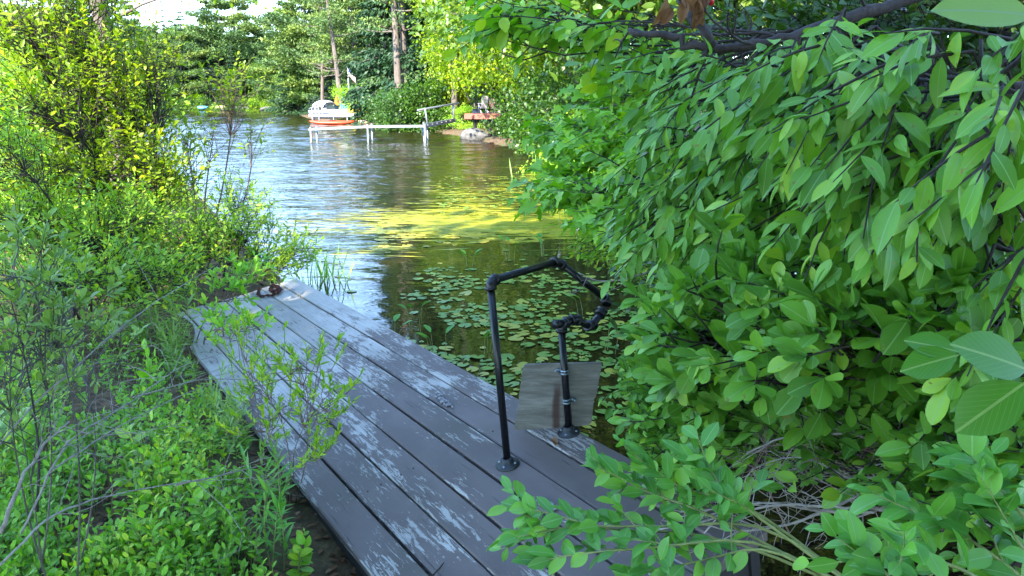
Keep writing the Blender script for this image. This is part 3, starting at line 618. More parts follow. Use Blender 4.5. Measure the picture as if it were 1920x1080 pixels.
# ------------------------------------------------------------------ right bank trees and shore shrubs
BR2 = [broad_mesh(9, 3.2, 420, 34, .17, 'sunleaf', 'bark', .10, .10, T_MID) for _ in range(2)]
BR3 = [broad_mesh(14, 4.0, 520, 34, .24, 'broad', 'bark', .15, .14, T_MID) for _ in range(2)]
HM2 = [conifer_mesh(15, 3.4, 30, 7, 'hemlock', 'bark', 'spruce', .03, 130, .34) for _ in range(2)]
def shore(nm, lb, cat, mesh, px, Y, sc, dx=0, grp=None, sz=None, rz=None):
    p = at(px, 200, Y); x = p[0] + dx; return plant_tree(nm, lb, cat, mesh, (x, Y, gz(x, Y) - .1), sc, rz, grp, sz)
for px, Y, sz, lb in ((800, 52, 1.25, 'dark tall hemlock right behind the bare pine trunks'), (832, 52, 1.3, 'dark hemlock between the bare trunks and the yellow leaves'), (872, 52, 1.3, 'tall hemlock behind the yellow leaved tree'), (775, 58, 1.4, 'shaded hemlock seen between the bare pine trunks'),
    (910, 51, 1.3, 'hemlock standing behind the red deck'), (960, 48, 1.3, 'hemlock behind the yellow leaves right of the red deck'), (1010, 42, 1.25, 'dark hemlock further right on the near shore'), (728, 56, 1.2, 'hemlock just left of the bare pine trunks')):
    shore('hemlock_tree', lb, 'conifer', HM2[int(px) % 2], px, Y, 1.0, grp='hemlocks on the right shore', sz=sz)
for px, Y, sc, lb in ((893, 42, 1.0, 'sunlit yellow green tree leaning over the red deck'), (975, 39.8, 1.05, 'sunlit maple right of the red deck'), (1035, 33.5, .9, 'bright leafy tree behind the dark shore bush'), (865, 45, .6, 'small sunlit tree at the landward end of the metal gangway'), (1090, 28, .9, 'leafy tree behind the right bank bushes')):
    shore('sunlit_tree', lb, 'tree', BR2[int(px) % 2], px, Y, sc, grp='sunlit trees on the right shore')
for px, Y, sc, lb in ((1130, 24, 1.0, 'tall leafy tree up the right bank'), (1060, 31, 1.05, 'tall leafy tree behind the maples'), (1240, 18, .9, 'leafy tree mostly hidden by the near shrub'), (1420, 14, .85, 'leafy tree behind the middle of the near shrub'), (1650, 11, .8, 'leafy tree behind the right half of the near shrub'), (1880, 10, .8, 'leafy tree behind the shrub at the right picture edge')):
    shore('bank_tree', lb, 'tree', BR3[int(px) % 2], px, Y, sc, grp='tall trees on the right bank')
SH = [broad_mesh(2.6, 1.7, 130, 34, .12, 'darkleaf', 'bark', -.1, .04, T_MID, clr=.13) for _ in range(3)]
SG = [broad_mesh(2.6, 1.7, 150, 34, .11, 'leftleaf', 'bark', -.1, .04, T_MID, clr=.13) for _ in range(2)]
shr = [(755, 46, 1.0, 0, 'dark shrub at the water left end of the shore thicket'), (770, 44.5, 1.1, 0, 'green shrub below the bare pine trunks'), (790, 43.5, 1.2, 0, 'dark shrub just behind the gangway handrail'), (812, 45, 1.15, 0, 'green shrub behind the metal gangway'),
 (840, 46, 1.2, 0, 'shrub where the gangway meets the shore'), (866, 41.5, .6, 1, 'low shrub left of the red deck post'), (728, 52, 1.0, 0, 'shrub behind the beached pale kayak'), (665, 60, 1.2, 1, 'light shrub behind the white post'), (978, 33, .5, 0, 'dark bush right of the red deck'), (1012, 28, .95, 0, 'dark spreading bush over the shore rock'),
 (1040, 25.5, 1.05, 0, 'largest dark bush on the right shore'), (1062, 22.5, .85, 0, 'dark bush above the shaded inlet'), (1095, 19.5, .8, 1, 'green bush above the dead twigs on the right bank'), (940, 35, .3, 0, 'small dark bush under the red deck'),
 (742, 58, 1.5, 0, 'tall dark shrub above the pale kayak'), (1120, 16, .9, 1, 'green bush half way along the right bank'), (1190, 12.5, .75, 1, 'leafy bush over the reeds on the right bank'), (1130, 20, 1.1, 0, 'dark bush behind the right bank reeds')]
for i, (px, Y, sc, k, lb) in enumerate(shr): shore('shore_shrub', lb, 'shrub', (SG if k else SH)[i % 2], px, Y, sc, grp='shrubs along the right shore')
for i, (x, Y, sc) in enumerate(((-5.2, 9.5, .75), (-7.2, 12.5, .9), (-8.6, 15, .9), (-10.5, 18, 1.0), (-6.8, 9.0, 1.0), (-9.5, 12.5, 1.2), (-13, 21, 1.1), (-13, 16, 1.3), (-17, 26, 1.3), (-22, 32, 1.4))):
    plant_tree('bank_shrub', 'green shrub on the left bank behind the sunlit shrub', 'shrub', SG[i % 2], (x, Y, gz(x, Y) - .1), sc, group='shrubs behind the sunlit shrub on the left bank')
for i in range(22):
    px = 250 + i * 16; Y = 117 + U(-1.5, 1); shore('shore_shrub', 'low shrub at the foot of the far shore trees', 'shrub', (SG if i % 3 else SH)[i % 2], px, Y, U(.8, 1.4), grp='low shrubs on the far waterline')
# shore rocks
m, N, L, B = new_mat('granite'); n1 = noise(N, L, 3, 8, .7); L.new(ramp(N, L, n1, [(.35, (.06, .057, .054)), (.65, (.2, .19, .18))]), B.inputs['Base Color']); B.inputs['Roughness'].default_value = .85; bump(N, L, B, n1, 1, .05); M['rock'] = m
def rock(lb, p, s, rz=0, tilt=0, g=None):
    u_ = np.linspace(0, 2 * math.pi, 18, endpoint=False); v_ = np.linspace(0, math.pi, 11)[:, None]
    X = np.stack([np.sin(v_) * np.cos(u_), np.sin(v_) * np.sin(u_), np.cos(v_) + 0 * u_], -1).reshape(-1, 3)
    k = RNG.normal(size=(7, 3)); k = unit(k)
    for q_ in k: X = X - np.maximum(0, X @ q_ - U(.55, .8))[:, None] * q_
    X = X * np.array(s); q = MB(); ii = np.arange(18)
    q.add(X, [np.concatenate([np.stack([r * 18 + ii, (r + 1) * 18 + ii, (r + 1) * 18 + (ii + 1) % 18, r * 18 + (ii + 1) % 18], 1) for r in range(10)])])
    o = q.build('boulder', M['rock']); o.location = p; o.rotation_euler = (tilt, 0, rz); tag(o, lb, 'boulder', g)
rock('grey boulder at the waterline below the red deck', at(893, 257, 35.0) * [1, 1, 0] + [0, 0, .15], (.75, .5, .42), .2)
rock('slanting grey rock slab among the shrubs behind the gangway', at(754, 236, 44) * [1, 1, 0] + [0, 0, .4], (.35, .3, .8), 0, .4)
for i, (x, s) in enumerate(((448, 1.3), (425, .9), (560, 1.1), (505, .9))): rock(['long pale rock on the far waterline below the yellow branch', 'small pale rock on the far waterline', 'flat rock on the far waterline left of the boat', 'low rock on the far waterline beside the white log'][i], at(x, 207, 116) * [1, 1, 0] + [0, 0, .25], (s * 1.6, 1, .6), .3 * i)
tag(MB().tube([at(519, 175, 116), at(529, 193, 116.2), at(537, 206, 116.4)], [.12, .16, .2], 8).build('fallen_log', plain('bleached_wood', (.5, .47, .43), .8)), 'pale dead trunk leaning down to the far waterline', 'log')
seed('boats')
# ------------------------------------------------------------------ moored boat, float, kayaks, poles, pier, red deck
M['white'] = plain('white_gelcoat', (.5, .51, .52), .3, var=.08, scale=2); M['alu'] = plain('aluminium', (.24, .26, .28), .5, .5, .15, 5)
M['navy'] = plain('navy_hull', (.02, .03, .06), .3); M['canvas'] = plain('grey_canvas', (.4, .4, .4), .8); M['glass'] = plain('smoked_windscreen', (.05, .06, .07), .1)
M['redk'] = plain('red_kayak_plastic', (.62, .07, .02), .4, var=.12, scale=2); M['yelk'] = plain('yellow_canoe_plastic', (.68, .48, .03), .4, var=.1, scale=2); M['tan'] = plain('tan_plastic', (.5, .36, .22), .5)
M['orange'] = plain('orange_fabric', (.6, .13, .02), .8); M['blue'] = plain('blue_plastic', (.12, .35, .6), .5)
YB = 57.0
def hull_mesh(Ln, Bm, Ht, q, deck_=.0, n=14, zb=0):
    V = []; S_ = []
    for i in range(n + 1):
        t = i / n; w_ = Bm / 2 * (1 - max(0, (t - .45) / .55) ** 2.4) * (.92 + .08 * min(1, t * 4)); sh = .18 * Ht * t * t; x = (t - .5) * Ln
        zk = .30 * Ht * max(0, (t - .6) / .4) ** 2
        V += [(x, -w_, Ht + sh + zb), (x, -w_ * .88, Ht * .45 + sh * .6 + zk * .6 + zb), (x, -w_ * .5, .12 * Ht + zk + zb), (x, 0, zk + zb), (x, w_ * .5, .12 * Ht + zk + zb), (x, w_ * .88, Ht * .45 + sh * .6 + zk * .6 + zb), (x, w_, Ht + sh + zb)]
    Fs = []
    for i in range(n):
        for j in range(6): a = i * 7 + j; Fs.append((a, a + 7, a + 8, a + 1))
        if i >= deck_ * n: Fs.append((i * 7 + 6, i * 7 + 13, i * 7 + 7, i * 7))
    Fs.append(tuple(range(7))); q.add(V, Fs)
bp = onz(627, 224) ; bp = at(622, 200, YB + 3); BX = bp[0]
boat = thing('motor_boat', 'white motor boat with dark hull stripe and folded bimini frame on a lift', 'boat', (BX, YB + 3, .28), math.radians(-34))
boat.scale = (.82, .82, .82)
q = MB(); hull_mesh(4.6, 1.9, .8, q, .55); q.build('hull', M['white'], boat)
q = MB(); 
for s_ in (-1, 1): q.bar((-1.6, s_ * .94, .45), (.6, s_ * .95, .48), .04, .16)
q.build('hull_stripe', M['navy'], boat, False)
q = MB(); q.bar((.1, -.75, .98), (.35, 0, 1.15), .03, .38); q.bar((.35, 0, 1.15), (.1, .75, .98), .03, .38); q.build('windscreen', M['glass'], boat, False)
q = MB(); q.box((-1.2, 0, .62), (.9, 1.5, .35)); q.box((-1.6, 0, .88), (.12, 1.4, .3)); q.box((-.3, .4, .75), (.4, .45, .5)); q.box((-.3, -.4, .75), (.4, .45, .5)); q.build('seats', M['canvas'], boat, False)
q = MB()
for x0, h_ in ((-1.0, .72), (-.55, .8), (-.1, .66)):
    a = np.linspace(0, math.pi, 13); q.tube(np.stack([x0 + (a * 0 - .4 + (x0 + .6) * 0), np.cos(a) * .85, .85 + np.sin(a) ** .5 * h_], 1), .022, 6)
q.tube([(-.95, -.85, 1.2), (-2.2, -.85, .95)], .025, 6); q.tube([(-.95, .85, 1.2), (-2.2, .85, .95)], .025, 6); q.build('bimini_frame', M['white'], boat)
q = MB(); V = []
for x_, dz in ((-1.75, -.12), (-1.4, .02), (-.95, .06), (-.5, .02), (-.2, -.12)):
    for a_ in np.linspace(.25, math.pi - .25, 9): V.append((x_, math.cos(a_) * .88, .87 + math.sin(a_) ** .5 * .80 + dz))
V2 = [(x, y, z - .03) for x, y, z in V]; Fs = [(i * 9 + j, i * 9 + j + 1, i * 9 + j + 10, i * 9 + j + 9) for i in range(4) for j in range(8)]
q.add(V + V2, Fs + [tuple(k + 45 for k in t[::-1]) for t in Fs]); q.build('canopy', M['canvas'], boat)
q = MB(); q.box((-2.45, 0, .55), (.35, .4, .75)); q.tube([(-2.5, 0, .2), (-2.5, 0, -.4)], .07, 8); q.build('outboard_motor', M['navy'], boat, False)
# floating dock with white rails
def X(px, Y): return at(px, 200, Y)[0]
fd = thing('floating_dock', 'white framed floating dock beside the motor boat', 'dock', (X(585, YB), YB, 0))
w0 = X(700, YB) - X(585, YB); q = MB(); q.box((w0 / 2, .3, .55), (w0, 1.2, .12)); q.build('platform', M['white'], fd, False)
q = MB(); q.box((w0 / 2 - .3, -.36, .62), (w0 * .95, .06, .16)); q.build('edge_rail', M['white'], fd, False)
for x in (0.05, .55, 1.6, 2.6, 3.6, 4.4): MB().tube([(x, -.3, -.6), (x, -.3, .6 if x > .6 else 1.1)], .045, 8).build('leg', M['alu'], fd)
for y in (-.3, .8): MB().tube([(.05, y, .6), (.05, y, 1.15), (.18, y, 1.25), (.45, y, 1.25), (.55, y, 1.15), (.55, y, .6)], .035, 8).build('grab_rail', M['white'], fd)
q = MB(); q.box((3.2, .2, .68), (.9, .5, .18)); q.build('dock_box', M['white'], fd, False)
def kayak(nm, lb, cat, mat, pos, Ln, rz, Bm=.65, Ht=.3, flip=False, cockpit=True):
    r = thing(nm, lb, cat, pos, rz); q = MB(); n = 16; V = []
    for i in range(n + 1):
        t = i / n; w_ = Bm / 2 * math.sin(math.pi * t) ** .6 + .02; x = (t - .5) * Ln; ri = .12 * (2 * t - 1) ** 4
        for a in np.linspace(0, 2 * math.pi, 12, endpoint=False): V.append((x, w_ * math.cos(a), (Ht / 2 * (1 if math.sin(a) > 0 else .9)) * math.sin(a) * (.35 + .65 * math.sin(math.pi * t) ** .5) + ri + Ht * .45))
    ii = np.arange(12); q.add(V, [np.concatenate([np.stack([k * 12 + ii, k * 12 + (ii + 1) % 12, (k + 1) * 12 + (ii + 1) % 12, (k + 1) * 12 + ii], 1) for k in range(n)]), np.arange(12)[None], (np.arange(12) + n * 12)[None]])
    q.build('hull', M[mat], r)
    if cockpit: MB().lathe([(.0, 0), (.22, 0), (.25, .03), (.22, .05), (.2, .0)], (0, 0, Ht * .92), n=14).build('cockpit', M['navy'], r)
    return r
kayak('red_kayak', 'orange red kayak floating in front of the floating dock', 'kayak', 'redk', (X(621, 55.5), 55.5, -.03), 3.25, .03, .7, .34)
kayak('yellow_canoe', 'yellow canoe turned upside down on the floating dock', 'canoe', 'yelk', (X(673, YB), YB + .3, .66), 2.0, -.05, .75, .42, cockpit=False)
kayak('tan_kayak', 'pale tan kayak at the water right of the orange red one', 'kayak', 'tan', (X(683, 55), 55, -.04), .95, .2, .6, .4, cockpit=False)
tag(MB().tube([at(672, 215, 57.5), at(672.5, 168, 57.5)], .05, 8).build('white_post', M['white']), 'thin white post standing at the floating dock', 'post')
fp = thing('flagpole', 'white flagpole with a small striped flag on the wooded shore', 'flagpole', (X(655.5, 62), 62, 0))
MB().tube([(0, 0, -.2), at(652, 125, 62) - [X(655.5, 62), 62, 0]], [.06, .035], 8).build('pole', M['white'], fp)
m, N, L, B = new_mat('flag_cloth'); tc = N.new('ShaderNodeTexCoord'); s3 = N.new('ShaderNodeSeparateXYZ'); L.new(tc.outputs['UV'], s3.inputs[0])
st = mathn(N, L, 'LESS_THAN', mathn(N, L, 'FRACT', mathn(N, L, 'MULTIPLY', s3.outputs[1], 6.5)), .5)
ca = mathn(N, L, 'MULTIPLY', mathn(N, L, 'LESS_THAN', s3.outputs[0], .4), mathn(N, L, 'GREATER_THAN', s3.outputs[1], .46))
L.new(mixc(N, L, ca, mixc(N, L, st, (.7, .7, .7), (.45, .03, .04)), (.03, .05, .2)), B.inputs['Base Color']); B.inputs['Roughness'].default_value = .9
q = MB(); t0 = at(652, 127, 62) - np.array([X(655.5, 62), 62, 0]); V = []; UVs = []
for i in range(7):
    for j in range(4): V.append(t0 + np.array([.06 + i * .085, .05 * math.sin(i * 1.3), -j * .2 - i * .10])); UVs.append((i / 6, 1 - j / 3))
q.add(V, [np.array([(i * 4 + j, i * 4 + j + 1, i * 4 + j + 5, i * 4 + j + 4) for i in range(6) for j in range(3)])], uv=UVs); q.build('flag', m, fp)
um = thing('closed_umbrella', 'closed orange garden umbrella on the shore behind the boat', 'umbrella', (X(632, 63), 63, 0))
MB().tube([(0, 0, -.3), (0, 0, 2.2)], .03, 6).build('pole', M['alu'], um); MB().lathe([(.02, 2.25), (.10, 1.9), (.24, 1.4), (.2, 1.15), (.05, 1.1)], (0, 0, 0), n=10).build('canopy', M['orange'], um)
def chair(nm, lb, p, rz, mat, w_=.6, s=1.0):
    r = thing(nm, lb, 'chair', p, rz, None); r.scale = (s, s, s)
    q = MB()
    for k in range(5): q.bar((-w_ / 2 + .06 + k * (w_ - .12) / 4, .2, .32), (-w_ / 2 + .06 + k * (w_ - .12) / 4, .52, 1.05), .09, .02, (0, 1, .3))
    q.build('backrest', mat, r, False)
    q = MB()
    for k in range(4): q.box((0, -.3 + k * .14, .42 - k * .03), (w_, .11, .02))
    q.build('seat', mat, r, False)
    for x in (-w_ / 2, w_ / 2):
        MB().box((x, -.28, .3), (.05, .08, .6)).build('leg', mat, r, False); MB().bar((x, -.25, .2), (x, .5, .08), .05, .1).build('leg', mat, r, False)
        MB().box((x, -.02, .61), (.12, .7, .025)).build('armrest', mat, r, False)
    return r
chair('garden_chair', 'pale blue garden chair behind the moored boat', (X(652, 61), 61, gz(X(652, 61), 61)), 2.8, M['blue'], s=1.2)
chair('garden_chair', 'whitish garden chair right of the flagpole foot', (X(664, 61.5), 61.5, gz(X(664, 61.5), 61.5)), 3.4, M['white'], s=1.2)
kayak('blue_boat', 'small blue upturned boat on the far waterline left of the dark spruce trunk', 'boat', 'blue', (X(380, 116), 116, .2), 1.5, .1, 1.0, .6, cockpit=False)
kayak('pale_boat', 'pale rowing boat pulled up on the far waterline below the yellow branch', 'boat', 'tan', (X(418, 116), 116, .2), 3.0, .1, 1.2, .7, cockpit=False)
# aluminium pier and gangway
YP = 33.2; PX0 = X(797, YP); zt = at(797, 237, YP)[2]
pier = thing('metal_pier', 'long narrow aluminium pier on thin legs with a sloping gangway and handrail', 'pier', (PX0, YP, 0))
def rel(px, py, Y): return at(px, py, Y) - np.array([PX0, YP, 0])
segs = [((578, 243), (689, 238)), ((689, 238), (797, 237))]
for a_, c_ in segs:
    q = MB(); p0 = rel(*a_, YP - .3); p1 = rel(*c_, YP - .3)
    for o in (0, .8): q.bar(p0 + [0, o, 0], p1 + [0, o, 0], .04, .085)
    for t in np.linspace(.02, .98, 9): c = p0 + (p1 - p0) * t; q.bar(c + [0, .02, .02], c + [0, .78, .02], .12, .02)
    q.build('walkway_section', M['alu'], pier, False)
q = MB(); p0 = rel(797, 236, YP - .3); p1 = rel(851, 226, YP + 2.6)
for o in (0, .8): q.bar(p0 + [0, o, 0], p1 + [0, o, 0], .05, .17)
for t in np.linspace(.03, .97, 7): c = p0 + (p1 - p0) * t; q.bar(c + [0, .02, .03], c + [0, .98, .03], .2, .03)
q.build('gangway', M['alu'], pier, False)
for px in (583, 690, 790, 797):
    for o in (0, 1.0):
        if px == 790 and o == 0: continue
        z1 = rel(px, 235 if px > 700 else (238 if px > 600 else 243), YP)[2]
        MB().tube([(X(px, YP) - PX0, o - .3, -.9), (X(px, YP) - PX0, o - .3, z1 + (.12 if px < 797 else .05))], .045, 8).build('leg', M['alu'], pier)
MB().tube([rel(797, 262, YP) * [1, 1, 0] + [0, 0, .1], rel(790, 240, YP + .7)], .02, 5).build('brace', M['alu'], pier)
q = MB(); q.tube([rel(783, 207, YP), rel(860, 193, YP + 2.9)], .045, 8); q.tube([rel(797, 204, YP), rel(802, 236, YP)], .04, 8); q.tube([rel(850, 195, YP + 2.5), rel(851, 224, YP + 2.5)], .04, 8); q.build('handrail', M['alu'], pier)
# red deck with two chairs
M['redwood'] = plain('red_stained_wood', (.42, .12, .08), .7, var=.2, scale=5)
YR = 35.5; rd = thing('red_deck', 'small red painted wooden deck on posts over the shore', 'deck', (X(905, YR), YR, 0)); zr = at(905, 214, YR)[2]
q = MB(); hw = (X(938, YR) - X(872, YR)) / 2
for k in range(12): q.box((0, -.65 + k * .14, zr), (hw * 2, .13, .04))
q.build('deck_boards', M['redwood'], rd, False)
q = MB(); q.box((0, -.74, zr - .10), (hw * 2, .05, .2)); q.box((-hw + .02, .1, zr - .11), (.05, 1.6, .18)); q.box((hw - .02, .1, zr - .11), (.05, 1.6, .18)); q.build('rim_beam', M['redwood'], rd, False)
for x in (-.35, .3): MB().bar((x, -.55, zr - .2), (x + .1, -.45, -.3), .12, .12).build('post', M['beam'], rd, False)
M['stripe'] = plain('grey_slats', (.45, .42, .42), .7)
cz = zr + .02
chair('slatted_chair', 'grey slatted garden chair with tall back standing on the red deck', (X(906, YR), YR + .1, cz), math.radians(195), M['stripe'], .42, .75)
chair('slatted_chair', 'reddish slatted garden chair at the right end of the red deck', (X(928, YR), YR + .3, cz), math.radians(150), plain('faded_red_slats', (.5, .28, .22), .7), .5, .62)
bx = thing('black_box', 'small black box left of the slatted chair on the red deck', 'box', (X(892, YR), YR, cz)); MB().box((0, 0, .1), (.3, .25, .18)).build('body', M['navy'], bx, False); MB().box((0, 0, .2), (.32, .27, .03)).build('lid', M['navy'], bx, False)
seed('water plants')
# ------------------------------------------------------------------ lily pads, floating grass, reeds, pickerelweed
def pad_mesh(r, notch=.25, seed=0):
    a = np.linspace(notch, 2 * math.pi - notch, 15); rr = r * (1 + .04 * np.sin(a * 3 + seed)); V = [(0, 0, .002)] + [(rr[i] * math.cos(a[i]), rr[i] * .88 * math.sin(a[i]), .001 + .0035 * (math.sin(a[i] * 2 + seed) ** 2)) for i in range(15)]
    return V
PR = [(c, r) for c, r in (((1000, 570), (150, 75)), ((900, 640), (120, 80)), ((1060, 640), (130, 80)), ((1170, 680), (90, 90)), ((950, 730), (80, 60)), ((840, 540), (110, 40)), ((1180, 600), (80, 50)), ((1010, 530), (160, 30)), ((800, 650), (60, 60)), ((1120, 780), (60, 60)))]
pads = []; allp = []
tries = 0
while len(pads) < 560 and tries < 20000:
    tries += 1; (c, r) = PR[RNG.choice(len(PR), p=[.17, .2, .17, .08, .10, .08, .06, .08, .04, .02])]; g_ = RNG.normal(size=2) * .5; px, py = c[0] + g_[0] * r[0], c[1] + g_[1] * r[1]
    p = onz(px, py); rad = .022 + .045 * RNG.random() ** 1.3
    if sdist(p[:1], p[1:2])[0] > -.05: continue
    dk = np.linalg.inv(DM) @ (p - DO)
    if -1.07 < dk[0] < .03 and dk[1] < 6.2: continue
    if math.sin(p[0] * 5.1 + 2 * math.sin(p[1] * 2.3)) + math.sin(p[1] * 4.3 + p[0] * 1.7) < -.35 + .5 * RNG.normal(): continue
    if any((p[0] - o[0]) ** 2 + (p[1] - o[1]) ** 2 < (rad + o[2]) ** 2 * .5 for o in pads): continue
    pads.append((p[0], p[1], rad))
pads.sort(key=lambda o: o[1] - 40 * o[2])
PM = []
for s_ in range(6):
    for rv in (.15, .5, .95):
        q = MB(); V = pad_mesh(1, .22 + .05 * s_, s_); V = [(x, y, z * 20 if False else z / .04) for x, y, z in V]; q.add(V, [np.array([(0, i, i + 1) for i in range(1, 15)])], uv=[(.5 + x / 2, .5 + y / 2) for x, y, z in V], rnd=[rv]); PM.append(q.mesh('lily_pad', M['pad']))
for i, (x, y, r) in enumerate(pads[:290]):
    o = link('lily_pad', PM[int(RNG.integers(6)) * 3 + (2 if RNG.random() < .2 else int(RNG.integers(2)))]); o.location = (x, y, .003 + U(0, .004)); o.scale = (r, r, .04); o.rotation_euler = (RNG.normal() * .05, RNG.normal() * .05, U(0, 6.28))
    tag(o, 'round green lily pad floating on the dark water beyond the dock', 'lily pad', 'round lily pads floating beside the dock')
q = MB()
def addpad(q, x, y, r, rv=None):
    V = np.array(pad_mesh(r, U(.15, .5), U(0, 6))); a = U(0, 6.28); c, s_ = math.cos(a), math.sin(a); V = V @ np.array([[c, s_, 0], [-s_, c, 0], [0, 0, 1]]) + [x, y, .003 + U(0, .004)]
    q.add(V, [np.array([(0, i, i + 1) for i in range(1, 15)])], uv=np.full((16, 2), .3), rnd=[RNG.random() if rv is None else rv])
for x, y, r in pads[290:]: addpad(q, x, y, r)
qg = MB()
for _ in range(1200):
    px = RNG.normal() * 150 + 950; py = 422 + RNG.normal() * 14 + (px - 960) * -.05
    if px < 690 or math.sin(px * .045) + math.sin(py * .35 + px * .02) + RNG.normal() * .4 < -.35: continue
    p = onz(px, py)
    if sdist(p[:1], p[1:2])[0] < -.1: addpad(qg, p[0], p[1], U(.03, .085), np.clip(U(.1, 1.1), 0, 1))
tag(qg.build('sunlit_lily_pads', M['sunpad']), 'mat of lily pads coloured golden for the sunlit band of water', 'lily pads', kind='stuff')
for _ in range(500):
    p = onz(U(820, 1180), U(330, 400)); 
    if sdist(p[:1], p[1:2])[0] < -.1: addpad(q, p[0], p[1], U(.03, .06))
tag(q.build('lily_pads', M['pad']), 'scattered small green lily pads between the sunlit band and the dock', 'lily pads', kind='stuff')
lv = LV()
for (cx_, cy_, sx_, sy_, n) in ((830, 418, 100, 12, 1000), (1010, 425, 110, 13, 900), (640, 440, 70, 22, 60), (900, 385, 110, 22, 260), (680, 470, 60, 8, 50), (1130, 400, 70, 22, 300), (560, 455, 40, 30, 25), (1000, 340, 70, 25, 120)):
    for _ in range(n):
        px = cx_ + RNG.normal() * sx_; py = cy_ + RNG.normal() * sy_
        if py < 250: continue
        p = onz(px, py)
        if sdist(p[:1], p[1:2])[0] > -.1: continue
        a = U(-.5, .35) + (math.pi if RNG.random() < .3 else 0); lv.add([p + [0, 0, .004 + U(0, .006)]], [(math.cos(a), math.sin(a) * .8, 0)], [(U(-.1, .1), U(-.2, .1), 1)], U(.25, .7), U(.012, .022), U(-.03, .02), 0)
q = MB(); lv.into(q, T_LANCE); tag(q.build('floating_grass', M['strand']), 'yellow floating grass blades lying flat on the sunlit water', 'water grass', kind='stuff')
# individual emergent plants
def emergent(nm, lb, px, py, n, hgt_, ll, lw, mat='sprig', grp=None, tm=T_OVAL):
    b_ = onz(px, py); T = MB(); lv = LV()
    for k in range(n):
        a = U(0, 6.28); o = np.array([math.cos(a), math.sin(a), 0]) * U(.01, .07); h = hgt_ * U(.6, 1.1); top = o + [math.cos(a) * h * .2, math.sin(a) * h * .2, h]
        T.tube(curve(o + [0, 0, -.1], top, RNG.normal(size=3) * .01, 4), [.003, .0025, .002, .0015], 5, False)
        if ll: lv.add([top], [(math.cos(a) * .8, math.sin(a) * .8, .7)], [(-math.cos(a) * .6, -math.sin(a) * .6, 1)], ll * U(.8, 1.2), lw, .2, .2)
    r = thing(nm, lb, 'water plant', b_, group=grp); T.build('stems', M['greenstem'], r)
    if ll: q = MB(); lv.into(q, tm); q.build('leaves', M[mat], r)
for px, py, n, h, lb in ((775, 620, 4, .22, 'arrow leaved water plant close to the right edge of the dock'), (730, 650, 3, .16, 'small water plant against the dock edge left of the arrow leaved one'), (820, 668, 4, .18, 'thin stemmed water plant in the blue patch beside the dock'), (905, 660, 4, .2, 'water plant just left of the pipe post'),
        (1095, 590, 2, .2, 'single leaved water plant seen inside the pipe loop'), (880, 500, 5, .2, 'tuft of water plants standing in the brown water beyond the pads'), (960, 490, 4, .22, 'water plant beyond the top of the pipe rail'), (1020, 480, 4, .2, 'water plant behind the corner of the pipe rail'), (1130, 660, 3, .2, 'tall thin water plant right of the pipe loop'),
        (1160, 440, 6, .35, 'pickerelweed clump at the edge of the overhanging shrub'), (1110, 450, 5, .3, 'pickerelweed clump in the sunlit band'), (1190, 640, 4, .22, 'water plant below the hanging shrub leaves'), (1210, 820, 3, .16, 'water plant at the right foot of the plywood board'), (1150, 500, 6, .3, 'leaning stems in the dark water under the shrub'), (1230, 700, 4, .25, 'broad leaved water plant right of the plywood board')):
    emergent('water_plant', lb, px, py, n, h, .10, .045, grp='leafy plants standing in the water')
for px, py in ((1048, 405), (1085, 402), (1079, 462)):
    b_ = onz(px, py + 22); h = .32; r = thing('water_flower', {1048: 'leftmost white bud standing over the sunlit pads', 1085: 'tallest white bud standing over the sunlit pads', 1079: 'lowest pale yellow bud at the dark water edge'}[px], 'flower', b_, group='pale buds above the pads')
    MB().tube([(0, 0, -.1), (.01, 0, h)], .004, 5).build('stem', M['greenstem'], r); MB().lathe([(.0, .1), (.016, .06), (.02, .02), (.005, 0)], (.01, 0, h), n=8).build('bud', plain('white_petal', (.75, .72, .6), .6), r)
for i, (px, py, n, h) in enumerate(((560, 600, 22, .45), (590, 612, 16, .4), (1000, 262, 60, .5), (1040, 275, 70, .6), (970, 255, 50, .45), (1075, 300, 60, .6), (1090, 330, 60, .7), (1180, 470, 40, .5), (640, 530, 10, .35), (610, 520, 14, .4))):
    b_ = onz(px, py); lv = LV(); 
    for _ in range(n):
        o = RNG.normal(size=2) * (.12 if b_[1] < 12 else .5); lv.add([[o[0], o[1], -.05]], [(U(-.3, .3), U(-.3, .3), 1)], [(U(-.5, .5), -1, .2)], h * U(.6, 1.2), .012 if b_[1] < 12 else .03, U(0, .4), .1)
    q = MB(); lv.into(q, T_LANCE); o = q.build('reed_tuft', M['cover']); o.location = b_
    tag(o, ['reeds in the water at the far corner of the dock', 'smaller reeds just right of the dock corner tuft', 'reeds at the foot of the dark shore bush', 'reeds below the largest dark shore bush', 'reeds right of the waterline boulder', 'reeds in the shaded inlet', 'reeds at the near end of the shaded inlet', 'reeds under the overhanging shrub', 'thin reeds in the blue water right of the left bushes', 'thin reeds at the tip of the left bushes'][i], 'reeds', 'reed tufts')
seed('near')
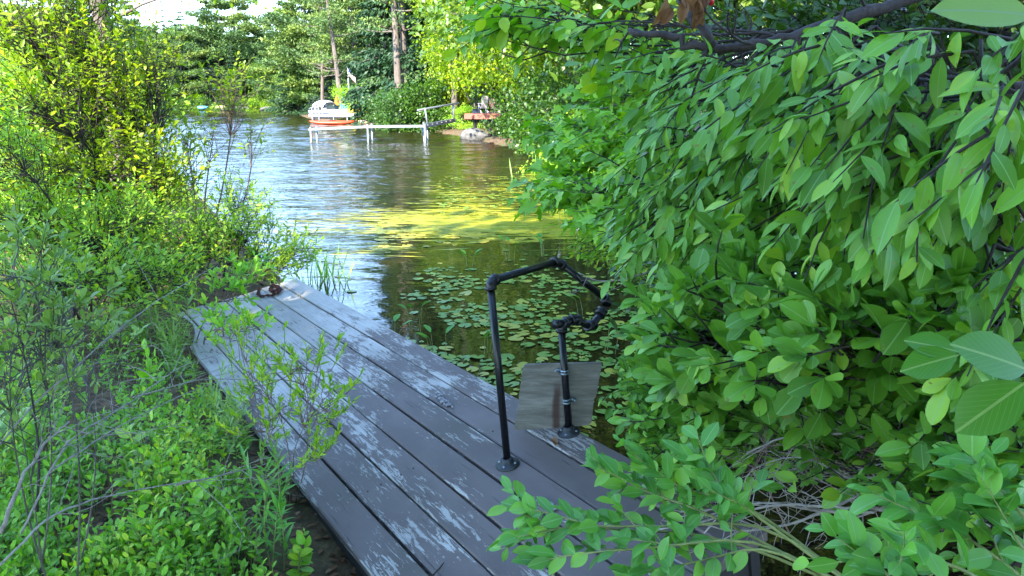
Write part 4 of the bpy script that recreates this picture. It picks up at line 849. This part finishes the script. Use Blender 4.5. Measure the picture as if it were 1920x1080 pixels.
# ------------------------------------------------------------------ right near shrubs
W_ = (-.75, -.35, -.4)
bush('overhanging_shrub', 'large green shrub with long hanging oval leaves filling the upper right', 'shrub', (2.5, 2.6, .1),
     [((1345, 270), 2.5, 100, 100, .35, 56), ((1460, 190), 2.2, 150, 110, .35, 62), ((1270, 370), 2.8, 90, 55, .35, 46), ((1600, 120), 1.7, 170, 110, .35, 56), ((1410, 380), 2.3, 120, 70, .3, 46), ((1540, 300), 2.0, 140, 110, .3, 52), ((1700, 250), 1.5, 150, 120, .25, 34), ((1850, 160), 1.3, 120, 150, .25, 26), ((1340, 130), 2.7, 100, 60, .3, 24), ((1850, 380), 1.4, 110, 110, .25, 22)],
     .072, .026, 'bigleaf', 'darkbark', T_OVAL, 10, .22, .5, stem_r=.02, outdir=W_, droop=.25, curvez=-.2, crownname='foliage', trad=.0022)
bush('rounded_leaf_shrub', 'green shrub with upward rounded leaves in the middle right, below the hanging leaves', 'shrub', (2.3, 2.1, .05),
     [((1500, 560), 1.7, 180, 60, .3, 60), ((1650, 620), 1.5, 170, 70, .3, 55), ((1380, 640), 2.0, 150, 70, .3, 70), ((1580, 680), 1.6, 200, 60, .25, 60), ((1820, 600), 1.4, 120, 100, .3, 30), ((1330, 700), 2.2, 120, 60, .3, 60)],
     .068, .036, 'bigleaf', 'darkbark', T_OBOV, 7, .13, -.1, stem_r=.016, outdir=(-.5, -.3, .35), whorl=True, droop=.15, trad=.002)
bush('small_leaf_shrub', 'dense small leaved shrub leaning over the dark water right of the plywood board', 'shrub', (2.2, 2.7, .02),
     [((1270, 790), 2.5, 80, 70, .25, 95), ((1340, 740), 2.4, 110, 60, .3, 110), ((1300, 880), 2.4, 60, 45, .2, 45), ((1240, 720), 2.7, 60, 40, .25, 45), ((1420, 790), 2.2, 90, 40, .25, 60)],
     .048, .022, 'bigleaf', 'darkbark', T_OVAL, 9, .12, .0, stem_r=.012, outdir=(-.6, -.3, .25), droop=.12, trad=.0015)
bush('shaded_undergrowth_shrub', 'shrub with scattered leaves behind the bare twigs at the lower right', 'shrub', (2.6, 1.7, .05),
     [((1700, 780), 1.6, 190, 60, .3, 75), ((1850, 820), 1.3, 110, 100, .25, 45), ((1560, 770), 1.9, 120, 40, .25, 50), ((1880, 700), 1.3, 90, 80, .2, 26), ((1800, 930), 1.3, 130, 60, .2, 40), ((1560, 835), 1.75, 110, 35, .2, 24), ((1380, 840), 2.0, 50, 30, .2, 12)],
     .055, .026, 'bigleaf', 'darkbark', T_OVAL, 7, .13, .1, stem_r=.012, outdir=(-.5, -.3, .2), droop=.15)
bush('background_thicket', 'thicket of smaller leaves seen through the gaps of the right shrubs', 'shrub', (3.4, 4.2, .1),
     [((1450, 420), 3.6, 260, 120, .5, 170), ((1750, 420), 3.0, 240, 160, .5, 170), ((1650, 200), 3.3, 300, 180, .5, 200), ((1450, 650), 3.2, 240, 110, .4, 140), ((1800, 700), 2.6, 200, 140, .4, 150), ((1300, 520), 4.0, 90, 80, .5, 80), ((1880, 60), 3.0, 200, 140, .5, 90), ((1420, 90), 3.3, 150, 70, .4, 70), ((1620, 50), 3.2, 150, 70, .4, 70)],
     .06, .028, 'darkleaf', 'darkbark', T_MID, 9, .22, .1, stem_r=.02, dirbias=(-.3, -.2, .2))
bush('pale_maple', 'young maple with broad lobed pale leaves reaching over the water', 'tree', (3.4, 6.4, .1),
     [((1150, 260), 5.6, 90, 60, .5, 70), ((1080, 350), 5.2, 70, 25, .4, 40), ((1200, 180), 5.8, 110, 60, .5, 70), ((1160, 400), 4.8, 70, 30, .4, 40), ((1050, 240), 6.2, 40, 20, .3, 14), ((1230, 300), 5.0, 80, 70, .4, 60)],
     .10, .10, 'mapleleaf', 'bark', T_MAPLE, 6, .25, .35, stem_r=.03, outdir=(-.9, -.2, -.1), droop=.2, trad=.002)
bush('water_edge_shrub', 'feathery green shrub between the pads and the maple', 'shrub', (2.6, 5.0, .05),
     [((1170, 450), 5.0, 80, 35, .4, 70), ((1250, 470), 4.4, 80, 60, .4, 90), ((1270, 580), 3.8, 50, 60, .3, 60)],
     .05, .02, 'leftleaf', 'darkbark', T_MID, 9, .16, .2, stem_r=.012, outdir=(-.8, -.2, -.1))
bush('overhead_branch', 'dark branch with oval leaves hanging in from the top over the lake', 'branch', at(1480, 60, 2.8),
     [((960, 25), 3.2, 80, 22, .3, 17), ((1050, 40), 3.1, 80, 28, .3, 16), ((1150, 50), 3.0, 90, 40, .3, 24), ((1250, 130), 3.2, 70, 50, .3, 26), ((1150, 120), 3.4, 60, 30, .3, 10), ((920, 55), 3.3, 40, 12, .2, 6)],
     .08, .042, 'mapleleaf', 'darkbark', T_OVAL, 6, .15, .3, stem_r=.006, outdir=(-.9, -.1, -.1), bend=.02)
# bare dark limbs inside the shrub and thick limb at the top
def limb(name, lb, cat, pts, r0, r1, mat, sub=0, sl_=.2):
    seed(lb); P = np.array([at(*p) for p in pts]); t = np.linspace(0, 1, len(P)); tt = np.linspace(0, 1, len(P) * 4); Q = np.stack([np.interp(tt, t, P[:, k]) for k in range(3)], 1)
    for _ in range(2): Q[1:-1] = (Q[:-2] + Q[1:-1] * 2 + Q[2:]) / 4
    Q[1:-1] += RNG.normal(size=Q[1:-1].shape) * r0 * .35
    q = MB(); q.tube(Q - Q[0], np.linspace(r0, r1, len(Q)) * U(.9, 1.1, len(Q)), 8)
    for k in range(sub):
        i = RNG.integers(2, len(Q) - 1); d = unit(unit(Q[i] - Q[i - 1]) + RNG.normal(size=3) * .8); ln = sl_ * U(.4, 1.2); e = Q[i] + d * ln; rr = max(.0012, r1 * .7)
        c = curve(Q[i] - Q[0], e - Q[0], RNG.normal(size=3) * ln * .12, 5); q.tube(c, np.linspace(rr, rr * .4, 5), 5, False)
        for _ in range(2):
            j = RNG.integers(1, 4); e2 = c[j] + unit(d + RNG.normal(size=3) * .9) * ln * U(.25, .55); q.tube(curve(c[j], e2, RNG.normal(size=3) * ln * .06, 4), [rr * .6, rr * .5, rr * .4, rr * .25], 4, False)
    o = q.build(name, M[mat]); o.location = Q[0]; tag(o, lb, cat); return o
limb('bare_limb', 'thick dark limb crossing the upper right below the dead leaves', 'branch', [(1760, -20, 2.4), (1600, 30, 2.3), (1480, 72, 2.2), (1400, 88, 2.2), (1320, 92, 2.25), (1250, 66, 2.3), (1180, 56, 2.4)], .020, .008, 'darkbark', 8)
limb('bare_limb', 'short dark limb slanting up out of the picture right of the dead leaves', 'branch', [(1340, 88, 2.2), (1320, 55, 2.2), (1290, 20, 2.25), (1270, -20, 2.3)], .015, .009, 'darkbark', 3)
limb('bare_limb', 'lichen spotted grey limb slanting down through the middle of the right shrub', 'branch', [(1600, 300, 1.9), (1650, 370, 1.85), (1700, 440, 1.8), (1750, 510, 1.8), (1800, 620, 1.9)], .010, .014, 'lichenbark', 12, .3)
limb('bare_limb', 'pale grey limb joining the lichen spotted one from the left', 'branch', [(1570, 485, 1.9), (1620, 455, 1.85), (1690, 435, 1.8)], .005, .009, 'lichenbark', 4)
limb('bare_limb', 'dark horizontal limb right of the lichen spotted one', 'branch', [(1920, 445, 1.9), (1800, 440, 1.85), (1700, 420, 1.85), (1600, 390, 2.0), (1480, 385, 2.1)], .010, .004, 'darkbark', 12, .3)
limb('bare_limb', 'dark limb under the top right leaves', 'branch', [(1920, 160, 1.6), (1780, 190, 1.6), (1650, 210, 1.7), (1480, 160, 1.9)], .008, .003, 'darkbark', 6)
limb('bare_twig', 'long pale bare twig reaching over the corner of the pipe loop', 'twig', [(1340, 455, 2.9), (1290, 470, 2.85), (1230, 505, 2.8), (1160, 527, 2.8), (1120, 528, 2.8), (1085, 512, 2.8)], .005, .002, 'palebare', 5, .12)
limb('bare_twig', 'second pale bare twig curving over the dark water right of the pipe loop', 'twig', [(1320, 500, 2.8), (1290, 530, 2.8), (1250, 560, 2.8), (1215, 566, 2.8), (1190, 560, 2.8)], .004, .002, 'palebare', 3, .1)
# tangle of dry twigs lower right
for i, (pts, r) in enumerate((([(1775, 970, 1.35), (1720, 900, 1.45), (1650, 830, 1.5), (1600, 812, 1.55), (1480, 815, 1.6), (1400, 850, 1.65)], .0045), ([(1775, 968, 1.35), (1660, 955, 1.4), (1560, 950, 1.45), (1450, 945, 1.5), (1300, 980, 1.5), (1150, 1010, 1.5)], .004), ([(1840, 855, 1.3), (1700, 880, 1.4), (1600, 935, 1.5), (1480, 985, 1.5), (1380, 1000, 1.5), (1290, 975, 1.5)], .0035),
        ([(1640, 960, 1.4), (1540, 960, 1.5), (1440, 940, 1.5), (1350, 955, 1.5), (1250, 975, 1.5)], .0035), ([(1770, 1000, 1.3), (1700, 860, 1.5), (1600, 840, 1.6), (1500, 870, 1.7)], .003), ([(1820, 800, 1.4), (1860, 860, 1.35), (1900, 870, 1.3)], .003), ([(1700, 980, 1.4), (1600, 900, 1.6), (1500, 850, 1.7), (1400, 880, 1.8), (1380, 960, 1.8)], .0025), ([(1750, 900, 1.5), (1640, 960, 1.6), (1540, 990, 1.6), (1460, 960, 1.6)], .0025), ([(1480, 1000, 1.5), (1430, 900, 1.6), (1440, 820, 1.7), (1500, 760, 1.8)], .002), ([(1320, 1000, 1.6), (1380, 930, 1.6), (1480, 900, 1.7), (1600, 880, 1.7)], .002))):
    limb('dry_twig', ['long pale arching dead stem over the dark gap', 'straight pale dead stem pointing left over the dock corner', 'crooked pale dead stem crossing the dark gap', 'pale dead stem just above the dock corner', 'thin dead stem in front of the dark gap', 'short reddish dead twig at the right picture edge', 'thin curled dead stem behind the dark gap', 'thin dead stem low in the dark gap', 'upright thin dead twig left in the dark gap', 'thin dead twig by the dock edge'][i], 'twig', pts, r, r * .4, 'palebare' if i not in (4, 5, 8) else 'redtwig', 9, .16)
bush('dead_twig_tangle', 'brown tangle of leafless brush hanging over the dark water', 'brush', (2.1, 1.9, .05), [((1480, 850), 1.9, 110, 60, .2, 12), ((1600, 920), 1.7, 120, 60, .2, 14)], .006, .003, 'dead', 'palebare', T_FAR, 2, .2, 0, stem_r=.005, trad=.001, sub=.8)
# near sprigs at the bottom, the big blotched leaves, pale top right leaf
def sprig(name, lb, stems, ll, lw, leaf, nl=14, tm=T_OVAL, r=.003, bark='greenstem', cat='branch', rise=.25, twn=0, spread=1.0, grp=None, t0=.12):
    seed(lb); T = MB(); lv = LV(); root = None
    for pts in stems:
        P = np.array([at(*p) for p in pts])
        if root is None: root = thing(name, lb, cat, P[0], group=grp)
        t = np.linspace(0, 1, len(P)); n = nl; tt = np.linspace(0, 1, 14); Q = np.stack([np.interp(tt, t, P[:, k]) for k in range(3)], 1)
        for _ in range(2): Q[1:-1] = (Q[:-2] + Q[1:-1] * 2 + Q[2:]) / 4
        T.tube(Q, np.linspace(r, r * .4, 14), 6)
        ts = np.linspace(t0, 1, n); C = np.stack([np.interp(ts, tt, Q[:, k]) for k in range(3)], 1); d = unit(np.gradient(C, axis=0)); sd = unit(np.cross(d, [0, -.3, 1])); sg = np.where(np.arange(n) % 2, 1, -1)[:, None]
        D = unit(d * (.55 + ts[:, None] ** 4) + sd * sg * spread * (1 - ts[:, None] ** 6) + np.array([0, 0, rise]) + RNG.normal(size=(n, 3)) * .22)
        lv.add(C, D, unit(np.array([0, -.45, 1]) + RNG.normal(size=(n, 3)) * .35), ll * U(.7, 1.15, n), lw * U(.8, 1.15, n), U(0, .35, n), U(.05, .3, n))
        for _ in range(twn):
            i = RNG.integers(3 if t0 < .2 else 6, 12); twig(T, lv, Q[i], unit(d[min(n - 1, i * n // 14)] + RNG.normal(size=3) * .7 + [0, 0, .2]), U(.05, .12), 6, ll * .85, lw * .85, r * .35, -.1)
    q = MB(); lv.into(q, tm); a = q.build('foliage', M[leaf], root); b_ = T.build('stems', M[bark], root)
    for o in (a, b_): o.matrix_parent_inverse = Matrix.Translation(-root.location)
sprig('leafy_branch', 'fresh green leafy branch lying across the lower right of the dock', [[(1640, 1130, 1.12), (1430, 960, 1.25), (1350, 930, 1.25), (1280, 920, 1.27), (1220, 880, 1.3), (1200, 860, 1.3)], [(1640, 1130, 1.12), (1440, 965, 1.22), (1280, 990, 1.2), (1150, 985, 1.2), (1030, 990, 1.2), (960, 1010, 1.2)], [(1600, 1110, 1.12), (1450, 1040, 1.18), (1300, 990, 1.22), (1150, 1000, 1.2), (1090, 980, 1.2), (1010, 955, 1.22), (975, 955, 1.24)], [(1640, 1130, 1.12), (1400, 1000, 1.2), (1300, 950, 1.24), (1230, 930, 1.26), (1150, 900, 1.3), (1125, 880, 1.32)],
    [(1640, 1130, 1.12), (1420, 1000, 1.18), (1300, 1020, 1.16), (1180, 1030, 1.15), (1060, 1040, 1.15), (1010, 1055, 1.15)], [(1640, 1130, 1.12), (1440, 1020, 1.16), (1360, 1040, 1.15), (1280, 1060, 1.14), (1180, 1075, 1.13)], [(1640, 1130, 1.12), (1430, 975, 1.2), (1380, 940, 1.22), (1340, 900, 1.25), (1290, 860, 1.28)]], .052, .024, 'sprig', 15, twn=4, t0=.38)
sprig('leafy_branch', 'pale green branch with broad leaves at the bottom right corner', [[(1960, 1120, .9), (1850, 1030, .95), (1760, 980, 1.0), (1690, 950, 1.05)], [(1900, 1130, .85), (1800, 1060, .9), (1700, 1040, .95), (1600, 1050, 1.0), (1520, 1060, 1.05)], [(1950, 1080, .9), (1900, 1000, .95), (1850, 930, 1.0), (1800, 890, 1.05)], [(1700, 1120, .9), (1640, 1050, .95), (1600, 1000, 1.0)], [(1930, 980, .95), (1860, 900, 1.0), (1780, 850, 1.1)]], .055, .030, 'sprig', 11, twn=3)
for (px, py, Y, D, Ln, Wd, lb) in ((1930, 695, .58, (-.85, -.1, .36), .072, .040, 'very large blotched leaf pointing up left at the right picture edge'), (1925, 715, .56, (-.75, -.05, -.6), .066, .040, 'very large blotched leaf pointing down left at the right picture edge'), (1800, 665, .75, (-.9, .1, -.3), .060, .036, 'large leaf with brown holes left of the very large pair'), (1945, 30, .5, (-1, .1, .15), .062, .036, 'pale shiny leaf in the top right corner'), (1800, 660, .76, (-.9, .2, .2), .055, .03, 'large dark leaf above the one with brown holes')):
    lv = LV(); p = at(px, py, Y); lv.add([[0, 0, 0]], [D], [(-.1, -.75, .7)], Ln, Wd, .12, .1, .5); q = MB(); lv.into(q, T_OVAL); o = q.build('large_leaf', M['blotch'] if py > 100 else M['greyleaf']); o.location = p; tag(o, lb, 'leaf')
# dead leaf cluster and red berry at the top
r = thing('dead_leaf_cluster', 'hanging cluster of curled brown dead leaves at the top of the picture', 'leaves', at(1300, 0, 2.1)); lv = LV()
for px, py, D, Ln in ((1250, -5, (-.3, -.2, -1), .075), (1262, 15, (-.5, -.2, -.7), .05), (1285, 0, (-.2, -.3, -.8), .06), (1305, -8, (.2, -.2, -1), .075), (1320, -5, (-.3, -.2, -1), .08), (1275, -10, (.5, -.2, -.5), .06), (1335, -8, (-.7, -.2, -.6), .07)): lv.add([at(px, py, 2.1) - at(1300, 0, 2.1)], [D], [(.3 * RNG.normal(), -1, .3)], Ln, .03, .35, .45)
q = MB(); lv.into(q, T_OVAL); q.build('leaves', M['dead'], r)
tag(MB().lathe([(0, -.012), (.007, -.008), (.009, 0), (.008, .01), (0, .015)], at(1333, 2, 2.1), n=12).build('red_berry', plain('red_berry', (.5, .01, .02), .3)), 'single red fruit beside the hanging dead leaves', 'berry')
tag(MB().lathe([(0, -.005), (.004, -.003), (.005, 0), (.004, .004), (0, .005)], at(1694, 19, 1.5), n=12).build('black_berry', plain('black_berry', (.01, .01, .015), .2)), 'single black berry among the leaves at the top right', 'berry')

# ------------------------------------------------------------------ left side
def zg(px, py, Y): p = at(px, py, Y); return (p[0], Y, gz(p[0], Y))
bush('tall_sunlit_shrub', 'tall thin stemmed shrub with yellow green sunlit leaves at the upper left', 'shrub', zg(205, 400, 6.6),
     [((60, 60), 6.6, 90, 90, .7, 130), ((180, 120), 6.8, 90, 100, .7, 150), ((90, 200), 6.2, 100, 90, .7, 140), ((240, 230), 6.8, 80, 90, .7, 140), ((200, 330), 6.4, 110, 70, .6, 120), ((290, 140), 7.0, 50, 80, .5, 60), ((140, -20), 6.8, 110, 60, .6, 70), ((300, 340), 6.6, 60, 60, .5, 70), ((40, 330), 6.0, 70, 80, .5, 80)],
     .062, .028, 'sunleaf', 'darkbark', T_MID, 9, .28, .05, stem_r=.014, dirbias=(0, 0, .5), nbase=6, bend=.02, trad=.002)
bush('sparse_red_stemmed_shrub', 'sparse shrub with reddish bare stems and few leaves in front of the lake', 'shrub', zg(370, 400, 7.6),
     [((437, 175), 7.6, 55, 38, .3, 46), ((400, 260), 7.5, 40, 40, .3, 10), ((470, 250), 7.6, 35, 50, .3, 9), ((350, 270), 7.4, 35, 60, .3, 24), ((350, 380), 7.4, 40, 50, .3, 30)],
     .065, .03, 'sunleaf', 'redtwig', T_MID, 6, .22, .05, stem_r=.012, dirbias=(.1, 0, .7), bend=.05)
bush('dark_green_bush', 'dense dark green bush at the waterline beyond the dock', 'shrub', zg(430, 500, 6.8),
     [((440, 440), 6.8, 80, 50, .4, 110), ((370, 470), 6.4, 90, 60, .5, 130), ((500, 500), 6.6, 60, 35, .35, 80), ((300, 500), 6.0, 100, 60, .4, 120), ((450, 380), 7.2, 40, 50, .3, 40), ((550, 480), 6.9, 35, 30, .25, 30)],
     .05, .02, 'leftleaf', 'darkbark', T_MID, 10, .2, .0, stem_r=.01, dirbias=(.1, 0, .6), nbase=4)
bush('shaded_left_bush', 'broad shaded bush under the sunlit shrub at the left', 'shrub', zg(150, 560, 5.4),
     [((60, 420), 5.2, 90, 60, .4, 110), ((180, 450), 5.4, 100, 60, .5, 130), ((260, 420), 5.8, 70, 50, .4, 80), ((120, 520), 4.6, 140, 45, .4, 120), ((250, 540), 4.8, 110, 40, .4, 90), ((20, 300), 5.0, 40, 70, .4, 40)],
     .052, .021, 'leftleaf', 'darkbark', T_MID, 9, .2, .0, stem_r=.01, dirbias=(0, 0, .6), nbase=5)
bush('grey_green_shrub', 'grey green upright leaved shrub at the left picture edge', 'shrub', zg(70, 980, 2.1),
     [((30, 520), 2.0, 60, 55, .25, 24), ((90, 620), 2.1, 80, 50, .25, 26), ((20, 660), 1.9, 50, 70, .2, 16), ((150, 680), 2.3, 70, 40, .25, 12), ((30, 760), 2.0, 60, 40, .2, 10)],
       .038, .014, 'greyleaf', 'bark', T_OBOV, 11, .12, -.3, stem_r=.0035, dirbias=(.1, 0, .8), whorl=True, trad=.001, bend=.05)
bush('dock_edge_shrub', 'fine branched shrub leaning over the left edge of the dock', 'shrub', zg(545, 920, 2.9),
     [((560, 690), 2.75, 75, 45, .2, 18), ((470, 720), 2.95, 60, 40, .2, 16), ((600, 760), 2.65, 50, 40, .18, 17), ((500, 790), 2.8, 60, 40, .2, 15), ((600, 850), 2.6, 35, 35, .15, 12), ((450, 640), 3.2, 35, 30, .15, 9)],
     .034, .0095, 'leftleaf', 'redtwig', T_LANCE, 13, .10, -.4, stem_r=.003, dirbias=(.1, 0, 1.0), whorl=False, trad=.0009, bend=.05, spread=.7)
bush('dock_end_sapling', 'bright leaved sapling touching the far left end of the dock', 'shrub', zg(395, 640, 4.9),
     [((430, 550), 4.9, 35, 25, .15, 20), ((470, 520), 5.3, 35, 22, .15, 18), ((410, 600), 4.6, 40, 22, .15, 14), ((440, 620), 4.2, 40, 22, .15, 12)],
     .06, .02, 'cover', 'redtwig', T_OBOV, 8, .1, -.3, stem_r=.005, dirbias=(.1, 0, .8), whorl=True)
# birch-like trunk top left
tt = thing('leaning_tree', 'grey barked tree trunk at the top left behind the sunlit leaves', 'tree', (X(205, 9), 9, gz(X(205, 9), 9)))
br = MB().tube(curve((0, 0, 0), (-.15, 0, 6), [.1, 0, 0], 10), np.linspace(.12, .06, 10), 12)
lv = LV()
for _ in range(26):
    e = np.array([U(-1.8, 1.6), U(-1.2, 1.5), U(2.6, 5.6)]); br.tube(curve((-.05, 0, e[2] - .6), e, [0, 0, .1], 4), [.02, .014, .01, .005], 4, False)
    n = 60; lv.add(e + RNG.normal(size=(n, 3)) * [.38, .38, .22], unit(RNG.normal(size=(n, 3)) * .7 + [0, 0, -.2]), unit(RNG.normal(size=(n, 3)) * .5 + [0, 0, 1]), .075, .04)
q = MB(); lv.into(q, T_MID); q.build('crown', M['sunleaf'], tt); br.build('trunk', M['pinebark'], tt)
# grey bare branches over the ground cover
for i, (pts, r) in enumerate((([(-30, 870, 1.9), (60, 760, 2.0), (140, 690, 2.15), (230, 610, 2.4), (300, 560, 2.7), (400, 500, 3.0)], .003), ([(0, 1060, 1.7), (100, 960, 1.85), (200, 930, 2.0), (330, 905, 2.2), (420, 900, 2.4)], .0032), ([(40, 1000, 1.8), (120, 830, 2.0), (200, 780, 2.15), (260, 745, 2.4), (330, 690, 2.7), (420, 660, 3.0)], .0032),
        ([(70, 960, 1.9), (75, 850, 1.95), (60, 740, 2.0), (40, 640, 2.0), (20, 560, 2.05)], .004), ([(0, 1000, 1.8), (40, 900, 1.85), (90, 820, 1.95), (130, 790, 2.0)], .006), ([(330, 910, 2.2), (420, 890, 2.4), (500, 870, 2.6), (560, 840, 2.8)], .003), ([(100, 880, 2.0), (220, 800, 2.3), (340, 740, 2.6), (450, 700, 2.9)], .0025), ([(250, 745, 2.4), (380, 710, 2.7), (500, 712, 2.9)], .003))):
    limb('bare_branch', ['thin bare branch rising through the left bushes', 'pale bare branch lying low across the left ground cover', 'pale forked bare branch pointing to the dock from the left', 'dark upright stem at the left picture edge', 'thick grey brown stem at the lower left corner', 'thin dead branch ending at the dock edge shrub', 'thin straight dead twig above the ground cover', 'thin dead twig reaching the dock edge'][i], 'branch', pts, r, r * .35, 'palebare' if i not in (3,) else 'darkbark', 7, .3)
# ground cover
def cover(n, poly, hr, ll, lw, tm, mat, name, lb, whorl=False, nl=7, spread=.9, kindtag='ground cover'):
    seed(name); T = MB(); lv = LV(); k = 0; P0 = np.array(poly, float); lo = P0.min(0); hi = P0.max(0)
    while k < n:
        px, py = U(lo[0], hi[0]), U(lo[1], hi[1]); ins = False
        for a, b_ in zip(P0, np.roll(P0, -1, 0)):
            if (a[1] > py) != (b_[1] > py) and px < a[0] + (py - a[1]) * (b_[0] - a[0]) / (b_[1] - a[1]): ins = not ins
        if not ins: continue
        p = onz(px, py, .15); 
        if np.sin(px * .02 + 1) + np.sin(py * .027 + px * .011) + RNG.normal() * .8 < -1.1: k += 1; continue
        p[2] = gz(p[0], p[1]); h = U(*hr); dk = DM.T @ (p + [0, 0, .1] - DO)
        if sdist(p[:1], p[1:2])[0] < -.05 or (-1.08 < dk[0] < .06 and 1.2 < dk[1] < 6.2) or (-1.30 < dk[0] < -1.05 and dk[1] < 2.9): k += 1; continue
        if -1.3 < dk[0] <= -1.08: h *= .7
        twig(T, lv, p, (U(-.3, .3), U(-.3, .3), 1), h, nl, ll, lw, .0012, 0.1, spread, .15, 0, whorl, .2, .3, jitr=.1 + .28 * math.sin(px * .017 + py * .009) + RNG.normal() * .15); k += 1
    r = thing(name, lb, kindtag, (0, 3, 0)); r['kind'] = 'stuff'; q = MB(); lv.into(q, tm); a = q.build('leaves', M[mat], r); b_ = T.build('stems', M['greenstem'], r)
    for o in (a, b_): o.matrix_parent_inverse = Matrix.Translation((0, -3, 0)); o['kind'] = 'stuff'
cover(3400, [(-60, 600), (330, 590), (420, 700), (560, 900), (640, 1100), (640, 1400), (-100, 1400)], (.06, .22), .035, .015, T_OVAL, 'cover', 'ground_cover', 'low leafy green ground cover left of the dock')
cover(650, [(-60, 700), (200, 700), (560, 980), (610, 1120), (610, 1350), (-60, 1350)], (.05, .15), .032, .02, T_OVAL, 'cover', 'seedling_cover', 'round leaved pale seedlings among the ground cover left of the dock', True, 6)
cover(240, [(150, 560), (380, 570), (470, 680), (590, 900), (620, 1040), (500, 1000), (380, 760)], (.2, .42), .075, .012, T_LANCE, 'greyleaf', 'lance_leaf_weeds', 'narrow leaved weeds along the left edge of the dock', False, 14, .8)
cover(500, [(-60, 430), (330, 430), (350, 580), (-60, 640)], (.25, .6), .055, .022, T_MID, 'cover', 'bank_undergrowth', 'undergrowth below the left bushes')
seed('litter'); lv = LV(); n = 0
while n < 1500:
    p = onz(U(-60, 720), U(600, 1300), .15); dk = DM.T @ (p + [0, 0, .1] - DO)
    if sdist(p[:1], p[1:2])[0] < 0 or (-1.0 < dk[0] < .06): continue
    p[2] = gz(p[0], p[1]) + U(.005, .015); a = U(0, 6.28); n += 1
    lv.add([p], [(math.cos(a), math.sin(a), U(-.1, .15))], [(U(-.3, .3), U(-.3, .3), 1)], U(.02, .055), U(.012, .025), U(-.2, .5), U(0, .4))
q = MB(); lv.into(q, T_MID); tag(q.build('leaf_litter', M['dead']), 'brown dead leaves lying on the soil beside the dock', 'leaf litter', kind='stuff')
# single plants that stand out in the cover
def herb(lb, px, py, z, h, n, ll, lw, mat, tm, whorl=False, k=3):
    seed(lb); b_ = onz(px, py, z); b_[2] = gz(b_[0], b_[1]); T = MB(); lv = LV()
    for _ in range(k): twig(T, lv, RNG.normal(size=3) * [.02, .02, 0], (U(-.25, .25), U(-.25, .25), 1), h * U(.75, 1.1), n, ll, lw, .002, .05, .9, .2, 0, whorl, .15, .2)
    r = thing('leafy_herb', lb, 'plant', b_, group='plants standing out of the ground cover'); q = MB(); lv.into(q, tm); q.build('leaves', M[mat], r); T.build('stems', M['greenstem'], r)
herb('pale bluish broad leaved plant left of the middle of the bare branch', 265, 990, .1, .30, 9, .06, .032, 'greyleaf', T_OVAL)
herb('tall narrow leaved weed beside the dark dock side', 520, 1050, .1, .38, 22, .07, .012, 'sprig', T_LANCE)
herb('second narrow leaved weed nearer the bottom picture edge', 515, 1110, .1, .30, 20, .065, .012, 'sprig', T_LANCE)
herb('round leaved sapling at the bottom middle of the ground cover', 385, 1075, .1, .26, 10, .05, .03, 'cover', T_OVAL)
herb('round leaved plant near the soil at the dock side', 560, 1120, .1, .16, 9, .045, .028, 'cover', T_OVAL)
herb('large rough leaved plant at the left picture edge', 30, 920, .1, .28, 6, .11, .075, 'greyleaf', T_OVAL, k=2)
herb('wide leaved weed right of the grey green shrub', 300, 800, .1, .34, 14, .06, .025, 'cover', T_OVAL)
herb('narrow leaved weed at the far left corner of the dock', 360, 690, .1, .45, 24, .08, .013, 'greyleaf', T_LANCE)
# ------------------------------------------------------------------ tall trees behind the camera that shade the near bank
SHD = broad_mesh(12, 4.2, 420, 40, .34, 'broad', 'bark', .25, .25, T_FAR)
for i, (x, y, s_) in enumerate(((-9.5, -9.6, .85), (-5.0, -6.9, 1.06), (-1.6, -8.3, 1.32), (2.0, -9.6, 1.22), (5.8, -10.6, 1.2), (.5, -12.5, 1.3))):
    plant_tree('shade_tree', ['shade tree far behind the viewpoint, leftmost of its row', 'shade tree behind the viewpoint, second from the left', 'shade tree behind the viewpoint, third from the left', 'tallest shade tree of the row behind the viewpoint', 'shade tree at the right end of the row behind the viewpoint', 'shade tree standing back behind the others'][i], 'tree', SHD, (x, y, 0), s_, group='tall trees behind the viewpoint')
